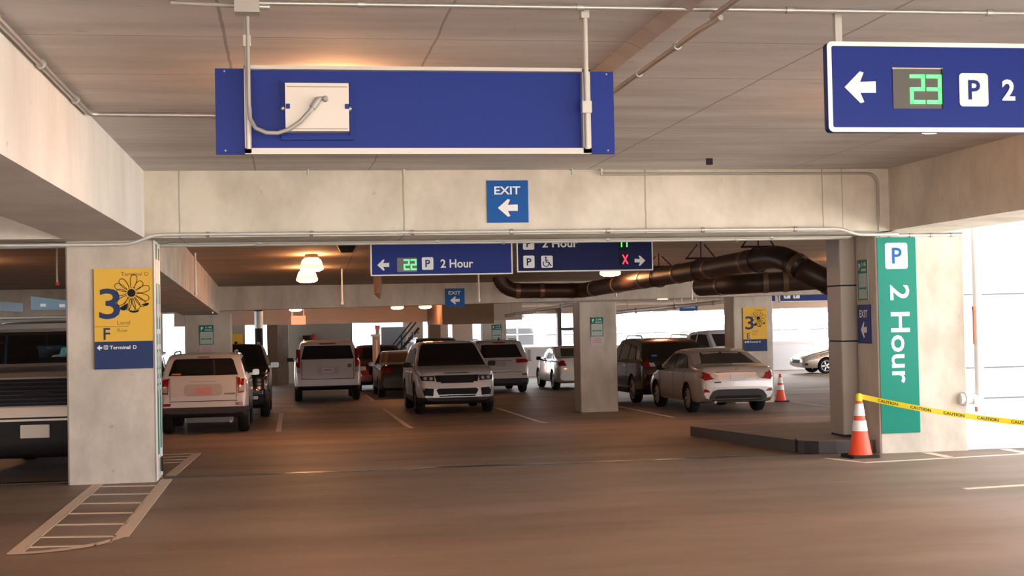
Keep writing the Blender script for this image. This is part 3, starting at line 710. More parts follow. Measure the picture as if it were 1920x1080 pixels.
# dark upright pipe and small things far left
p = atv(486, 660, 45)
mb = MB(); mb.tube([(p.x, 45, fz(45)), (p.x, 45, 2.4)], .13, 14); o = tag(mb.build('drain_pipe', BLKPL), 'dark upright drain pipe beside the black SUV', 'pipe')
c = MB(); c.tube([(p.x, 45, 1.66), (p.x, 45, 2.2)], .14, 14); c.build('pipe_collar', GALV, o)
def flat_box(name, px0, py0, px1, py1, v, th, m, label, cat):
    a = atv(px0, py1, v); b = atv(px1, py0, v); mb = MB(); mb.box(a.x, b.x, v, v + th, a.z, b.z); return tag(mb.build(name, m), label, cat)
o = flat_box('level_sign', 434, 626, 455, 645, 61.5, .05, YELLOW, 'small distant yellow sign above the black SUV', 'sign')
c = MB(); a = atv(440, 643, 61.48); c.lathe([(0, -.01), (.07, 0)], (a.x + .05, 61.48, a.z), 'y', 10); c.build('flower_drawing', BLACK, o)
o = flat_box('hydrant_cabinet', 568, 629, 581, 646, 61.4, .2, BLKPL, 'dark wall cabinet above the white SUV roof', 'cabinet')
a = atv(588, 644, 61.49); mb = MB(); mb.lathe([(0, 0), (.09, 0), (.09, .33), (.05, .40), (.03, .42), (0, .42)], (a.x, 61.5, a.z), seg=12); o = mb.build('fire_extinguisher', mat('extinguisher red', (.6, .02, .02), .3))
tag(o, 'red fire extinguisher on the back wall beside the dark cabinet', 'extinguisher')
a = atv(546, 609, 47); b = atv(573, 592, 47); root = empty('hanging_sign', (a.x, 47, a.z)); tag(root, 'small pinkish hanging sign under the far lamp above the white SUV', 'sign')
mb = MB(); mb.box(0, b.x - a.x, 0, .05, 0, .30); mb.build('panel', mat('pinkish sign', (.65, .5, .48), .5), root)
mb = MB(); mb.box(.02, .05, .01, .04, .30, .75); mb.box(.4, .43, .01, .04, .30, .75); mb.build('hanger_tube', ALU, root)
a = atv(707, 690, 48.95); root = empty('ticket_post', (a.x, 48.98, fz(49))); tag(root, 'tan post with pale cap and small red box in front of the red SUV', 'post')
mb = MB(); mb.box(-.14, .12, -.05, .1, 0, 1.98); mb.build('post', mat('tan post', (.30, .24, .19), .6), root)
mb = MB(); mb.box(-.03, .03, -.08, -.05, .4, 1.85); mb.build('post_strip', GALV, root)
mb = MB(); mb.box(-.20, .13, -.08, .12, 1.98, 2.05); mb.build('cap', LBLUE, root)
mb = MB(); mb.box(-.02, .10, -.03, .07, 2.05, 2.23); mb.build('upper_post', mat('tan post', (.3, .24, .19)), root)
mb = MB(); mb.box(-.04, .12, -.05, .08, 2.23, 2.36); mb.build('red_box', mat('extinguisher red', (.6, .02, .02)), root)
# stair with handrails
root = empty('stair', (3.9, 60.3, fz(60))); tag(root, 'distant dark metal stair with handrails before the pale blue wall', 'stair')
sx = 3.3; a = atv(730, 655, 60.5); b = atv(775, 600, 60.5)
A0 = Vector((a.x, 60.5, a.z)) - root.location; B0 = Vector((b.x, 60.5, b.z)) - root.location
dd = B0 - A0
mb = MB(); mb.tube([A0 - dd * .5, B0], .028, 6); mb.build('handrail', GREYPL, root)
mb = MB(); mb.tube([A0 - dd * .5 + Vector((.12, 0, -.10)), B0 + Vector((.12, 0, -.1))], .035, 6); mb.build('handrail', GREYPL, root)
mb = MB(); P0 = A0 - dd * .6 + Vector((.25, .1, -.35)); P1 = B0 + Vector((.25, .1, -.35)); mb.tube([P0, P1], .06, 6)
mb.build('stringer', GREYPL, root)
mb = MB()
for k in range(9):
    q = P0.lerp(P1, k / 9); mb.box(q.x - .05, q.x + .2, q.y, q.y + .7, q.z, q.z + .04)
mb.build('tread', GREYPL, root)
c = atv(753, 640, 60.4); mb = MB(); mb.tube([(c.x - root.location.x, .1, 0), (c.x - root.location.x, .1, 2.0)], .035, 6); mb.build('post', GREYPL, root)
c = atv(774, 640, 60.2); mb = MB(); mb.tube([(c.x, 60.2, fz(60)), (c.x, 60.2, 1.3)], .05, 8); o = tag(mb.build('bollard_post', mat('blue post', (.05, .08, .25), .5)), 'thin blue and orange post at the foot of the distant stair', 'post')
c2 = MB(); c2.tube([(c.x, 60.2, .75), (c.x, 60.2, 1.0)], .055, 8); c2.build('orange_band', AMBER, o)
# dark mullion at far opening
mb = MB(); a = atv(1050, 650, 60.6); mb.box(a.x - .09, a.x + .09, 60.6, 60.9, -.82, 2.31); mb.box(a.x, a.x + .9, 60.7, 60.8, 1.25, 1.37); tag(mb.build('steel_post', mat('dark steel', (.04, .04, .045), .5)), 'dark steel post with side rail in the bright opening above the white sedan', 'post')
mb = MB(); a = atv(992, 653, 61.8); mb.box(a.x - .05, a.x + .05, 61.75, 61.85, -.1, .40); mb.box(a.x - .09, a.x + .09, 61.75, 61.85, -.12, -.06); tag(mb.build('rail_bracket', GALVD), 'small grey bracket on the white parapet behind the silver SUV', 'bracket')

# ------------------------------------------------------------------ road markings
def strip(name, x0, v0, x1, v1, w, label, group=None, across=False):
    mb = MB(); n = max(1, int(abs(v1 - v0) / 1.0)); d_ = Vector((x1 - x0, v1 - v0)).normalized(); nx, ny = -d_.y * w / 2, d_.x * w / 2
    for i in range(n):
        a, b = i / n, (i + 1) / n
        P = [(x0 + (x1 - x0) * t, v0 + (v1 - v0) * t) for t in (a, b)]
        q = [(P[0][0] - nx, P[0][1] - ny), (P[1][0] - nx, P[1][1] - ny), (P[1][0] + nx, P[1][1] + ny), (P[0][0] + nx, P[0][1] + ny)]
        mb.add([(x, v, fz(v) + .004) for x, v in q] + [(x, v, fz(v) - .004) for x, v in q], [(0, 3, 2, 1), (4, 5, 6, 7), (0, 1, 5, 4), (2, 3, 7, 6), (1, 2, 6, 5), (3, 0, 4, 7)])
    o = mb.build(name, LINEW); tag(o, label, 'road marking', group); return o
# hatched box at left: one painted marking with parts
root = empty('hatched_marking', (0, 0, 0)); tag(root, 'white ladder-hatched floor marking in front of the near left column', 'road marking')
def hs(nm, x0, v0, x1, v1, w):
    o = strip(nm, x0, v0, x1, v1, w, '', None); del o['label']; del o['category']; o.parent = root
hs('border_line', -2.20, 11.55, -2.20, 16.38, .12); hs('border_line', -1.46, 12.2, -1.46, 21.9, .13)
for v in (16.1, 15.35, 14.6, 13.85, 13.1, 12.35): hs('cross_bar', -2.16, v + .03, -1.5, v - .10, .075)
hs('cross_bar', -2.16, 11.85, -1.72, 11.8, .06)
for v in (21.85, 21.1, 20.4, 19.7): hs('cross_bar', -2.1, v, -1.5, v, .08)
pts = [(-2.23, 11.52), (-2.0, 11.55), (-1.8, 11.65), (-1.62, 11.82), (-1.52, 12.0), (-1.46, 12.25)]
mb = MB()
for i in range(len(pts) - 1):
    (a, b), (c, d_) = pts[i], pts[i + 1]; w0 = .05 + .012 * i; w1 = .05 + .012 * (i + 1)
    mb.add([(a, b - w0, .005), (c + w1 * .3, d_ - w1, .005), (c, d_ + w1, .005), (a, b + w0, .005)], [(0, 1, 2, 3)])
mb.build('curved_end', LINEW, root)
for x, v0, v1, l in ((-.30, 29.1, 36.8, 'white stall line right of the white compact SUV'), (2.43, 28.8, 37.5, 'white stall line left of the front-facing SUV'), (5.32, 29.0, 36.2, 'white stall line right of the front-facing SUV'), (8.35, 30.0, 36, 'white stall line left of the silver sedan'), (12.9, 30.6, 34.8, 'white stall line near the far traffic cone'), (2.45, 43, 47.5, 'short far stall line between the white SUV and dark sedan')):
    strip('stall_line', x, v0, x, v1, .11, l)
strip('floor_line', 6.6, 13.0, 9.0, 13.3, .09, 'white line on the floor at the right edge, nearest the camera')
strip('floor_line', 6.66, 15.62, 11.5, 16.25, .07, 'thin white line on the floor in front of the orange cone and right column')
strip('floor_line', 6.45, 16.25, 6.68, 15.60, .07, 'short slanted white line left of the orange cone base')
strip('floor_line', 7.86, 15.78, 7.86, 16.45, .13, 'short white tick before the right column')
strip('floor_line', 8.95, 15.85, 8.95, 16.5, .13, 'short white tick before the pale kerb at far right')

# ------------------------------------------------------------------ cones and tape
def cone(x, y, z, h, label):
    root = empty('traffic_cone', (x, y, z)); tag(root, label, 'traffic cone')
    mb = MB(); mb.prism(rrect(-.19, .19, -.19, .19, .05), 0, .035); mb.build('base', BLKPL, root)
    def rr(t): return .135 - .105 * t
    bands = [(0, .40, ORANGE, 'cone_body'), (.40, .575, REFL, 'reflective_band'), (.575, .655, ORANGE, 'orange_band'), (.655, .86, REFL, 'reflective_band'), (.86, 1.0, ORANGE, 'cone_tip')]
    for a, b, m, n in bands:
        mb = MB(); k = .004 if m is REFL else 0
        prof = [(rr(a) + k, .035 + a * (h - .035)), (rr(b) + k, .035 + b * (h - .035))]
        if a == 0: prof = [(.15, .035), (.14, .05)] + prof[1:]
        if b == 1: prof += [(.02, h), (0, h)]
        mb.lathe(prof, seg=24); mb.build(n, m, root)
    return root
cone(6.9, 16.25, 0, .76, 'near orange traffic cone holding the yellow caution tape')
cone(12.74, 35.15, fz(35.15), .74, 'far orange traffic cone beside the Row E column')
mb = MB(); N_ = 44; top = []; P0 = Vector((6.90, 16.25, .75)); P1 = Vector((9.7, 14.7, .40)); nrm = Vector((P1.y - P0.y, -(P1.x - P0.x), 0)).normalized()
def tp(t): p = P0.lerp(P1, t); p.z = P0.z + (.37 - P0.z) * (1 - (1 - t) ** 2) ; return p
for i in range(N_ + 1):
    t = i / N_; p = tp(t); tw = .12 * math.sin(t * 14); w = .033
    q = nrm * (tw * w) + Vector((0, 0, w * math.cos(tw)))
    top += [p + q, p - q]
for i in range(N_): mb.add([top[2 * i], top[2 * i + 1], top[2 * i + 3], top[2 * i + 2]], [(0, 1, 2, 3)])
off = nrm * .0015
for i in range(N_): mb.add([top[2 * i] + off, top[2 * i + 1] + off, top[2 * i + 3] + off, top[2 * i + 2] + off], [(3, 2, 1, 0)])
tape = mb.build('caution_tape', TAPEY); tag(tape, 'yellow caution tape sagging from the near cone to the right edge', 'tape')
dirx = Vector((P1.x - P0.x, P1.y - P0.y, 0)); Ltot = dirx.length; dirx.normalize()
front = nrm if nrm.y < 0 else -nrm
mb = MB()
for k in range(8):
    t0 = .07 + k * .12
    V, Fc, x0, x1, y0, y1 = text_mesh('CAUTION', .012)
    P = []
    for a, b, _ in V:
        s_ = t0 + (a - x0) / (x1 - x0) * .075; p = tp(s_); P.append(p + Vector((0, 0, ((b - y0) / (y1 - y0) - .5) * .036)) + front * .009)
    mb.add(P, Fc)
mb.build('lettering', BLACK, tape)
c = MB(); c.lathe([(.036, .66), (.04, .68), (.042, .72), (.036, .77), (.02, .785), (0, .785)], (6.9, 16.25, 0), seg=14); c.build('tape_wrap', TAPEY, tape)

# ------------------------------------------------------------------ far building outside
root = empty('office_building', (0, 95, -3)); tag(root, 'white office building with pale windows outside the far openings', 'building')
mb = MB(); mb.box(12, 60, 0, 10, 0, 14); mb.build('wall', FACADE, root)
for k in range(12):
    x0 = 14.3 + k * 3.2
    for j, z0 in enumerate((3.0, 4.9)):
        mb = MB(); mb.box(x0, x0 + 2.3, -.05, .05, z0, z0 + 1.15); w = mb.build('window', PANE, root)
        mb = MB(); mb.box(x0 + 1.1, x0 + 1.2, -.09, -.04, z0, z0 + 1.15); mb.box(x0, x0 + 2.3, -.09, -.04, z0 + .7, z0 + .76); mb.build('mullion', FACADE, w)
# two glazed bays visible in the opening behind the white sedan
mb = MB(); mb.box(5, 12, -6, 3, 0, 12); mb.build('glazed_wing', mat('pale glass wing', (.060, .072, .088), .4), root)

# ------------------------------------------------------------------ cars
def bisect_grid(poly, step):
    bm = bmesh.new(); bm.faces.new([bm.verts.new((a, b, 0)) for a, b in poly])
    for ax in (0, 1):
        lo = min(p[ax] for p in poly); hi = max(p[ax] for p in poly); n = int((hi - lo) / step)
        for k in range(1, n + 1):
            co = Vector((0, 0, 0)); co[ax] = lo + k * (hi - lo) / (n + 1); no = Vector((0, 0, 0)); no[ax] = 1
            bmesh.ops.bisect_plane(bm, geom=bm.verts[:] + bm.edges[:] + bm.faces[:], plane_co=co, plane_no=no)
    bmesh.ops.triangulate(bm, faces=[f for f in bm.faces if len(f.verts) > 4])
    return bm
class Car:
    def __init__(s, name, label, cat, L, W, T, belt, wheels, r, paintm, clad=None, cladh=0., tumble=.33, zb=.24, front_taper=.15, rear_taper=.08, rim=ALLOY, spokes=5, group=None):
        s.L, s.W, s.T, s.belt, s.r = L, W, T, belt, r
        s.root = empty('car' if name is None else name); tag(s.root, label, cat, group)
        st = set()
        for i in range(46): st.add(round(L * i / 45, 3))
        for a, _ in T: st.add(round(a, 3))
        for k in (.01, .03, .06, .1, .15, .2): st.add(k); st.add(round(L - k, 3))
        st = sorted(x for x in st if 0 <= x <= L); rings = []
        def Tz(x):
            e = .035 if .2 < x < L - .2 else .0
            return (interp(T, x - e) + interp(T, x) * 2 + interp(T, x + e)) / 4
        for x in st:
            t = Tz(x); tf = max(0, (x - (L - .8)) / .8); tr = max(0, (.6 - x) / .6)
            w = W / 2 * (1 - front_taper * tf ** 2.3 - rear_taper * tr ** 2.2)
            en = min(x, L - x)
            if en < .1: w *= 1 - .035 * (1 - en / .1) ** 2
            b0 = zb + (.10 * max(0, 1 - en / .35) ** 1.5)
            B = min(belt if not callable(belt) else belt(x), t - .07)
            B = max(B, b0 + .12)
            g = max(t - B, .05); wt = w * .945 - tumble * max(0, g - .07)
            h = [(w * .80, b0), (w * .94, b0 + .02), (w * .985, b0 + .09), (w, b0 + .4 * (B - b0)), (w * .998, b0 + .7 * (B - b0)), (w * .985, B - .035), (w * .955, B)]
            for q in (.3, .6, .85):
                h.append((w * .945 + (wt - w * .945) * (q ** 1.15), B + (g - .02) * q))
            h += [(wt - .015, t - .012), (wt * .93 - .02, t + .004), (wt * .72, t + .014), (wt * .4, t + .02), (0, t + .024)]
            full = [(y_, z_) for y_, z_ in h] + [(-y_, z_) for y_, z_ in h[-2::-1]]
            rings.append([(x - L / 2, y_, z_) for y_, z_ in full])
        n = len(rings[0]); V = [p for rg in rings for p in rg]
        Fc = [(i * n + k, (i + 1) * n + k, (i + 1) * n + k + 1, i * n + k + 1) for i in range(len(rings) - 1) for k in range(n - 1)]
        Fc += [(i * n + n - 1, (i + 1) * n + n - 1, (i + 1) * n, i * n) for i in range(len(rings) - 1)]
        Fc += [tuple(range(n)), tuple(range((len(rings) - 1) * n, len(rings) * n))[::-1]]
        me = bpy.data.meshes.new('body'); me.from_pydata(V, [], Fc)
        bm = bmesh.new(); bm.from_mesh(me)
        bmesh.ops.remove_doubles(bm, verts=bm.verts, dist=1e-5)
        bmesh.ops.recalc_face_normals(bm, faces=bm.faces)
        if clad:
            bmesh.ops.bisect_plane(bm, geom=bm.verts[:] + bm.edges[:] + bm.faces[:], plane_co=(0, 0, cladh), plane_no=(0, 0, 1))
        for f in bm.faces:
            f.smooth = True
            if clad and f.calc_center_median().z < cladh: f.material_index = 1
            if f.calc_center_median().z < zb + .01 and f.normal.z < -.8: f.material_index = 2
            if len(f.verts) > 6: f.smooth = False
        bm.to_mesh(me); s.bvh = BVHTree.FromBMesh(bm); bm.free()
        body = link('body', me, [paintm, clad or BLKPL, WELL], s.root)
        # wheel arches
        for x in wheels:
            for sd in (-1, 1):
                c = MB(); c.lathe([(0, 0), (r + .055, 0), (r + .055, .55), (0, .55)], (x - L / 2, 0, r), 'y', 28)
                co = c.build('cut', [WELL, WELL, WELL]); fix(co)
                for p_ in co.data.polygons: p_.material_index = 2
                co.location.y = W / 2 - .27 if sd > 0 else -W / 2 + .27 - .55
                bpy.context.view_layer.update()
                md = body.modifiers.new('b', 'BOOLEAN'); md.operation = 'DIFFERENCE'; md.object = co; md.solver = 'EXACT'
                dg = bpy.context.evaluated_depsgraph_get()
                nm = bpy.data.meshes.new_from_object(body.evaluated_get(dg)); body.modifiers.clear()
                body.data = nm; bpy.data.objects.remove(co)
        nm = body.data
        bm = bmesh.new(); bm.from_mesh(nm)
        for e in bm.edges:
            if len(e.link_faces) == 2 and e.calc_face_angle(0) > .6: e.smooth = False
        bm.to_mesh(nm); bm.free()
        s.body = body
        key = (r, rim.name, spokes)
        if key not in Car.W:
            t = MB(); t.lathe([(r * .66, -.10), (r * .90, -.115), (r * .985, -.085), (r, -.04), (r, .04), (r * .985, .085), (r * .90, .115), (r * .66, .10)], (0, 0, 0), 'y', 32); tm = t.mesh('tire'); tm.materials.append(RUB)
            k = MB(); k.lathe([(r * .67, .10), (r * .62, .105), (r * .60, .06), (r * .2, .045), (0, .045)], (0, 0, 0), 'y', 32, 1)
            k.lathe([(r * .69, .098), (r * .64, .108), (r * .62, .10)], (0, 0, 0), 'y', 32, 0); k.lathe([(r * .17, .05), (r * .16, .10), (0, .105)], (0, 0, 0), 'y', 16, 0)
            for q in range(spokes):
                a = 2 * math.pi * q / spokes
                def pt(rr_, off_, yy): return (rr_ * math.cos(a) - off_ * math.sin(a), yy, rr_ * math.sin(a) + off_ * math.cos(a))
                k.hexa([pt(r * .1, -.035, .05), pt(r * .1, .035, .05), pt(r * .64, .028, .05), pt(r * .64, -.028, .05), pt(r * .1, -.03, .10), pt(r * .1, .03, .10), pt(r * .64, .024, .10), pt(r * .64, -.024, .10)])
            rm = k.mesh('rim'); rm.materials.append(rim); rm.materials.append(ALLOYD)
            Car.W[key] = (tm, rm)
        tm, rm = Car.W[key]
        for x in wheels:
            for sd in (-1, 1):
                w = bpy.data.objects.new('wheel', tm); COL.objects.link(w); w.parent = s.root; w.location = (x - L / 2, sd * (W / 2 - .13), r)
                if sd < 0: w.rotation_euler = (0, 0, math.pi)
                q = bpy.data.objects.new('rim', rm); COL.objects.link(q); q.parent = w
    W = {}
    def patch(s, name, poly, side, m, off=.012, parent=None, back=.02, label=None, step=.09):
        bm = bisect_grid(poly, step); L2 = s.L / 2
        d = {'front': Vector((-1, 0, 0)), 'rear': Vector((1, 0, 0)), 'left': Vector((0, -1, 0)), 'right': Vector((0, 1, 0)), 'top': Vector((0, 0, -1))}[side]
        V = []; n0 = len(bm.verts)
        bm.verts.index_update()
        for v in bm.verts:
            a, b = v.co.x, v.co.y
            if side in ('front', 'rear'): o = Vector((-d.x * 5, a, b))
            elif side == 'top': o = Vector((a - L2, b, 5))
            else: o = Vector((a - L2, -d.y * 5, b))
            hit = s.bvh.ray_cast(o, d)[0]
            if hit is None:
                q = s.bvh.find_nearest(Vector((-d.x * L2, a, b)) if side in ('front', 'rear') else Vector((a - L2, -d.y * s.W / 2, b)))[0]
                hit = Vector((q.x, a, b)) if side in ('front', 'rear') else Vector((a - L2, q.y, b))
            V.append(hit)
        fs = [[v.index for v in f.verts] for f in bm.faces]
        be = [(e.verts[0].index, e.verts[1].index) for e in bm.edges if len(e.link_faces) == 1]
        bm.free()
        P = [p - d * off for p in V] + [p + d * back for p in V]
        mb = MB(); mb.add(P, fs, 0, True); mb.add(P, [(a, b, b + n0, a + n0) for a, b in be], 0)
        o = mb.build(name, m, parent or s.root); fix(o)
        if label: o['label'] = label
        return o
    def both(s, name, poly, m, **k):
        for sd in ('left', 'right'): s.patch(name, poly, sd, m, **k)
    def sym(s, name, poly, side, m, **k):
        s.patch(name, poly, side, m, **k); s.patch(name, [(-a, b) for a, b in poly][::-1], side, m, **k)
    def mirrors(s, x, z, m, w=.2, out=.10):
        for sd in (-1, 1):
            y0 = sd * (s.W / 2 - .04); y1 = sd * (s.W / 2 + out + .06)
            c = MB(); xx = x - s.L / 2
            P = [(xx - .05, y0, z + .02), (xx + .03, y0, z + .02), (xx + .05, y1, z), (xx - .05, y1, z)]
            c.hexa([(xx - .02, y0, z - .02), (xx + .05, y0, z - .02), (xx + .05, y0 + sd * .08, z - .02), (xx - .02, y0 + sd * .08, z - .02), (xx - .02, y0, z + .03), (xx + .05, y0, z + .03), (xx + .05, y0 + sd * .08, z + .03), (xx - .02, y0 + sd * .08, z + .03)])
            a, b = sorted((y0 + sd * .05, y1)); c.prism(rrect(a, b, z - .02, z + .11, .04), xx - .05, xx + .07, 'x')
            fix(c.build('mirror', m, s.root))
    def rails(s, x0, x1, m, h=.05):
        for sd in (-1, 1):
            pts = []
            n = 8
            for i in range(n + 1):
                x = x0 + (x1 - x0) * i / n; zt = interp(s.T, x); y = sd * (s.W / 2 * .945 - .33 * (zt - s.belt - .07) - .10)
                up = h if 0 < i < n else -.01
                pts.append((x - s.L / 2, y, zt + up))
            c = MB(); c.tube(pts, .018, 8); c.build('roof_rail', m, s.root)
    def handles(s, xs, z, m):
        for x in xs: s.both('door_handle', rrect(x, x + .2, z, z + .035, .015), m, off=.03)
    def doors(s, lines, z0, z1):
        for x in lines: s.both('door_seam', [(x, z0), (x + .012, z0), (x + .012, z1), (x, z1)], BLACK, off=.003)
    def plate(s, side, z, w=.31, h=.155, m=PLATE, band=True, y=0):
        p = s.patch('license_plate', [(y - w / 2, z), (y + w / 2, z), (y + w / 2, z + h), (y - w / 2, z + h)], side, m, off=.03)
        if band: s.patch('plate_numbers', [(y - w * .38, z + h * .3), (y + w * .38, z + h * .3), (y + w * .38, z + h * .75), (y - w * .38, z + h * .75)], side, PLATER, off=.033, parent=p)
    def put(s, u, v_rear, heading):
        """heading +1: rear faces the camera at v_rear; -1: front faces the camera at v_rear"""
        vc = v_rear + s.L / 2
        z0, z1 = fz(v_rear + .9), fz(v_rear + s.L - .9)
        ang = math.atan2(z1 - z0, s.L - 1.8)
        s.root.rotation_mode = 'XYZ'
        if heading > 0: s.root.rotation_euler = (0, -ang, math.pi / 2)
        else: s.root.rotation_euler = (0, ang, -math.pi / 2)
        s.root.location = (u, vc, (z0 + z1) / 2)

# 1 white compact SUV, rear
WHITE = paint('warm white car paint', (.62, .55, .50), .05, .35)
c = Car('suv', 'white compact SUV with dark rear window parked just right of the near left column', 'car', 4.42, 1.81,
        [(0, .78), (.03, .95), (.07, 1.10), (.12, 1.19), (.34, 1.56), (.46, 1.62), (.9, 1.65), (2.2, 1.66), (2.6, 1.61), (3.25, 1.20), (3.45, 1.12), (4.1, 1.03), (4.3, .92), (4.39, .75), (4.42, .65)], 1.15, (.92, 3.53), .345, WHITE, GREYPL, .57, zb=.34)
c.patch('rear_window', [(-.70, 1.215), (.70, 1.215), (.60, 1.52), (.55, 1.555), (-.55, 1.555), (-.60, 1.52)], 'rear', GLASS)
c.patch('spoiler', [(-.58, 1.57), (.58, 1.57), (.53, 1.625), (-.53, 1.625)], 'rear', WHITE, off=.05)
c.patch('brake_light', [(-.12, 1.58), (.12, 1.58), (.12, 1.60), (-.12, 1.60)], 'rear', mat('dull red lens', (.22, .04, .03), .3), off=.055)
c.sym('tail_light', [(.70, .84), (.87, .86), (.87, 1.12), (.68, 1.17)], 'rear', REDL, off=.02)
c.sym('reverse_lens', [(.71, .87), (.83, .88), (.83, 1.0), (.71, 1.0)], 'rear', CLEARL, off=.026)
c.patch('hatch_seam', [(-.68, .685), (.68, .685), (.68, .70), (-.68, .70)], 'rear', BLACK, off=.004)
c.sym('hatch_seam', [(.655, .72), (.665, .72), (.675, 1.18), (.665, 1.18)], 'rear', BLACK, off=.004)
c.patch('plate_recess', rrect(-.38, .38, .80, 1.04, .08), 'rear', mat('recess beige', (.45, .39, .35), .4), off=.006)
c.patch('license_plate', rrect(-.17, .17, .82, .97, .015), 'rear', PLATER, off=.02); c.patch('chrome_strip', [(-.26, 1.08), (.26, 1.08), (.26, 1.10), (-.26, 1.10)], 'rear', mat('recess beige', (.45, .39, .35)), off=.02)
c.patch('badge', [(-.64, .82), (-.42, .82), (-.42, .845), (-.64, .85)], 'rear', CHROME, off=.012)
c.sym('reflector', [(.66, .60), (.80, .60), (.80, .655), (.64, .655)], 'rear', REDL, off=.02)
c.patch('sticker', [(.45, 1.235), (.64, 1.235), (.62, 1.265), (.45, 1.265)], 'rear', AMBER, off=.016)
c.patch('rear_wiper', [(-.02, 1.22), (.30, 1.25), (.30, 1.26), (-.02, 1.235)], 'rear', BLACK, off=.03)
c.both('side_window', [(.50, 1.22), (1.15, 1.20), (1.15, 1.54), (.62, 1.54)], GLASS); c.both('side_window', [(1.22, 1.20), (2.05, 1.20), (2.05, 1.57), (1.22, 1.57)], GLASS); c.both('side_window', [(2.13, 1.20), (3.1, 1.20), (2.62, 1.54), (2.13, 1.57)], GLASS)
c.patch('windshield', [(-.66, 1.16), (.66, 1.16), (.54, 1.55), (-.54, 1.55)], 'front', GLASS)
c.doors((1.18, 2.09, 3.2), .6, 1.18); c.mirrors(3.0, 1.16, WHITE); c.rails(.6, 2.5, GALVD, .05); c.handles((1.3, 2.2), 1.03, WHITE)
mbx = MB(); mbx.tube([(-2.2, -.55, .27), (-1.9, -.55, .27)], .03, 10); mbx.build('exhaust_pipe', GALVD, c.root)
c.put(-1.80, 29.0, 1)

# 2 black SUV facing camera behind column
BLK = paint('black car paint', (.02, .017, .016), .3, .25)
c = Car('suv', 'black SUV facing the camera behind the grey column and white compact SUV', 'car', 5.0, 2.0,
        [(0, .9), (.06, 1.15), (.35, 1.72), (.6, 1.80), (2.9, 1.82), (3.1, 1.80), (3.6, 1.30), (3.75, 1.20), (4.7, 1.10), (4.9, 1.0), (4.97, .85), (5.0, .7)], 1.22, (.95, 4.05), .39, BLK, BLKPL, .45)
c.patch('windshield', [(-.78, 1.28), (.78, 1.28), (.64, 1.72), (-.64, 1.72)], 'front', GLASS)
c.patch('grille', rrect(-.60, .60, .68, 1.02, .04), 'front', BLACK, off=.02)
c.patch('chrome_bar', [(-.60, .84), (.60, .84), (.60, .87), (-.60, .87)], 'front', CHROME, off=.03)
c.sym('headlight', rrect(.66, .86, .68, 1.02, .05), 'front', DARKL, off=.02)
for z in (.76, .85, .94): c.sym('headlight_lens', rrect(.70, .80, z - .035, z + .035, .03), 'front', CLEARL, off=.03)
c.sym('marker_light', [(.87, .72), (.91, .72), (.91, .95), (.87, .95)], 'front', AMBER, off=.02)
c.patch('bumper_bar', rrect(-.85, .85, .42, .60, .05), 'front', BLKPL, off=.06)
c.sym('fog_light', rrect(.55, .72, .48, .56, .03), 'front', CLEARL, off=.065)
c.both('side_window', [(2.2, 1.28), (3.45, 1.28), (3.05, 1.70), (2.2, 1.72)], GLASS); c.both('side_window', [(.6, 1.28), (2.1, 1.28), (2.1, 1.72), (.75, 1.70)], GLASS)
c.mirrors(3.35, 1.24, BLK, out=.16); c.rails(.8, 2.9, GALVD)
c.patch('license_plate', rrect(-.16, .16, .50, .64, .01), 'front', PLATE, off=.07)
c.put(-1.55, 34.6, -1)

# 3 white full-size SUV rear
WH3 = paint('blush white car paint', (.60, .50, .45), .05, .35)
c = Car('suv', 'large white full-size SUV seen from behind, left of the dark sedan', 'car', 5.18, 2.04,
        [(0, .72), (.03, .92), (.08, 1.16), (.14, 1.27), (.36, 1.76), (.50, 1.83), (1.0, 1.87), (3.0, 1.88), (3.3, 1.84), (3.95, 1.34), (4.1, 1.26), (4.85, 1.16), (5.05, 1.0), (5.15, .8), (5.18, .65)], 1.28, (1.15, 4.1), .40, WH3, BLKPL, .50, zb=.36)
c.patch('rear_window', [(-.80, 1.31), (.80, 1.31), (.70, 1.72), (-.70, 1.72)], 'rear', GLASS)
c.patch('brake_light', [(-.25, 1.76), (.25, 1.76), (.25, 1.80), (-.25, 1.80)], 'rear', mat('dull red lens', (.2, .04, .03)), off=.03)
c.sym('tail_light', [(.84, .90), (.97, .92), (.95, 1.62), (.82, 1.62)], 'rear', REDL, off=.02)
c.sym('reverse_lens', [(.85, .92), (.95, .92), (.95, 1.06), (.85, 1.06)], 'rear', CLEARL, off=.026)
c.patch('hatch_seam', [(-.8, .70), (.8, .70), (.8, .72), (-.8, .72)], 'rear', BLACK, off=.004)
c.patch('plate_recess', rrect(-.32, .32, .86, 1.08, .03), 'rear', mat('recess beige', (.5, .4, .36), .4), off=.012)
c.plate('rear', .90, .34, .15); c.sym('hatch_seam', [(.78, .72), (.795, .72), (.795, 1.25), (.78, 1.25)], 'rear', BLACK, off=.004)
c.patch('badge', [(-.72, 1.05), (-.60, 1.05), (-.60, 1.15), (-.72, 1.15)], 'rear', CHROME, off=.012)
c.both('side_window', [(.5, 1.28), (1.6, 1.28), (1.6, 1.74), (.65, 1.72)], GLASS); c.both('side_window', [(1.7, 1.28), (3.7, 1.28), (3.25, 1.75), (1.7, 1.77)], GLASS)
c.patch('windshield', [(-.75, 1.35), (.75, 1.35), (.64, 1.78), (-.64, 1.78)], 'front', GLASS)
c.mirrors(3.6, 1.22, BLKPL, out=.16); c.rails(.8, 3.1, WH3, .04)
c.put(1.08, 42.7, 1)

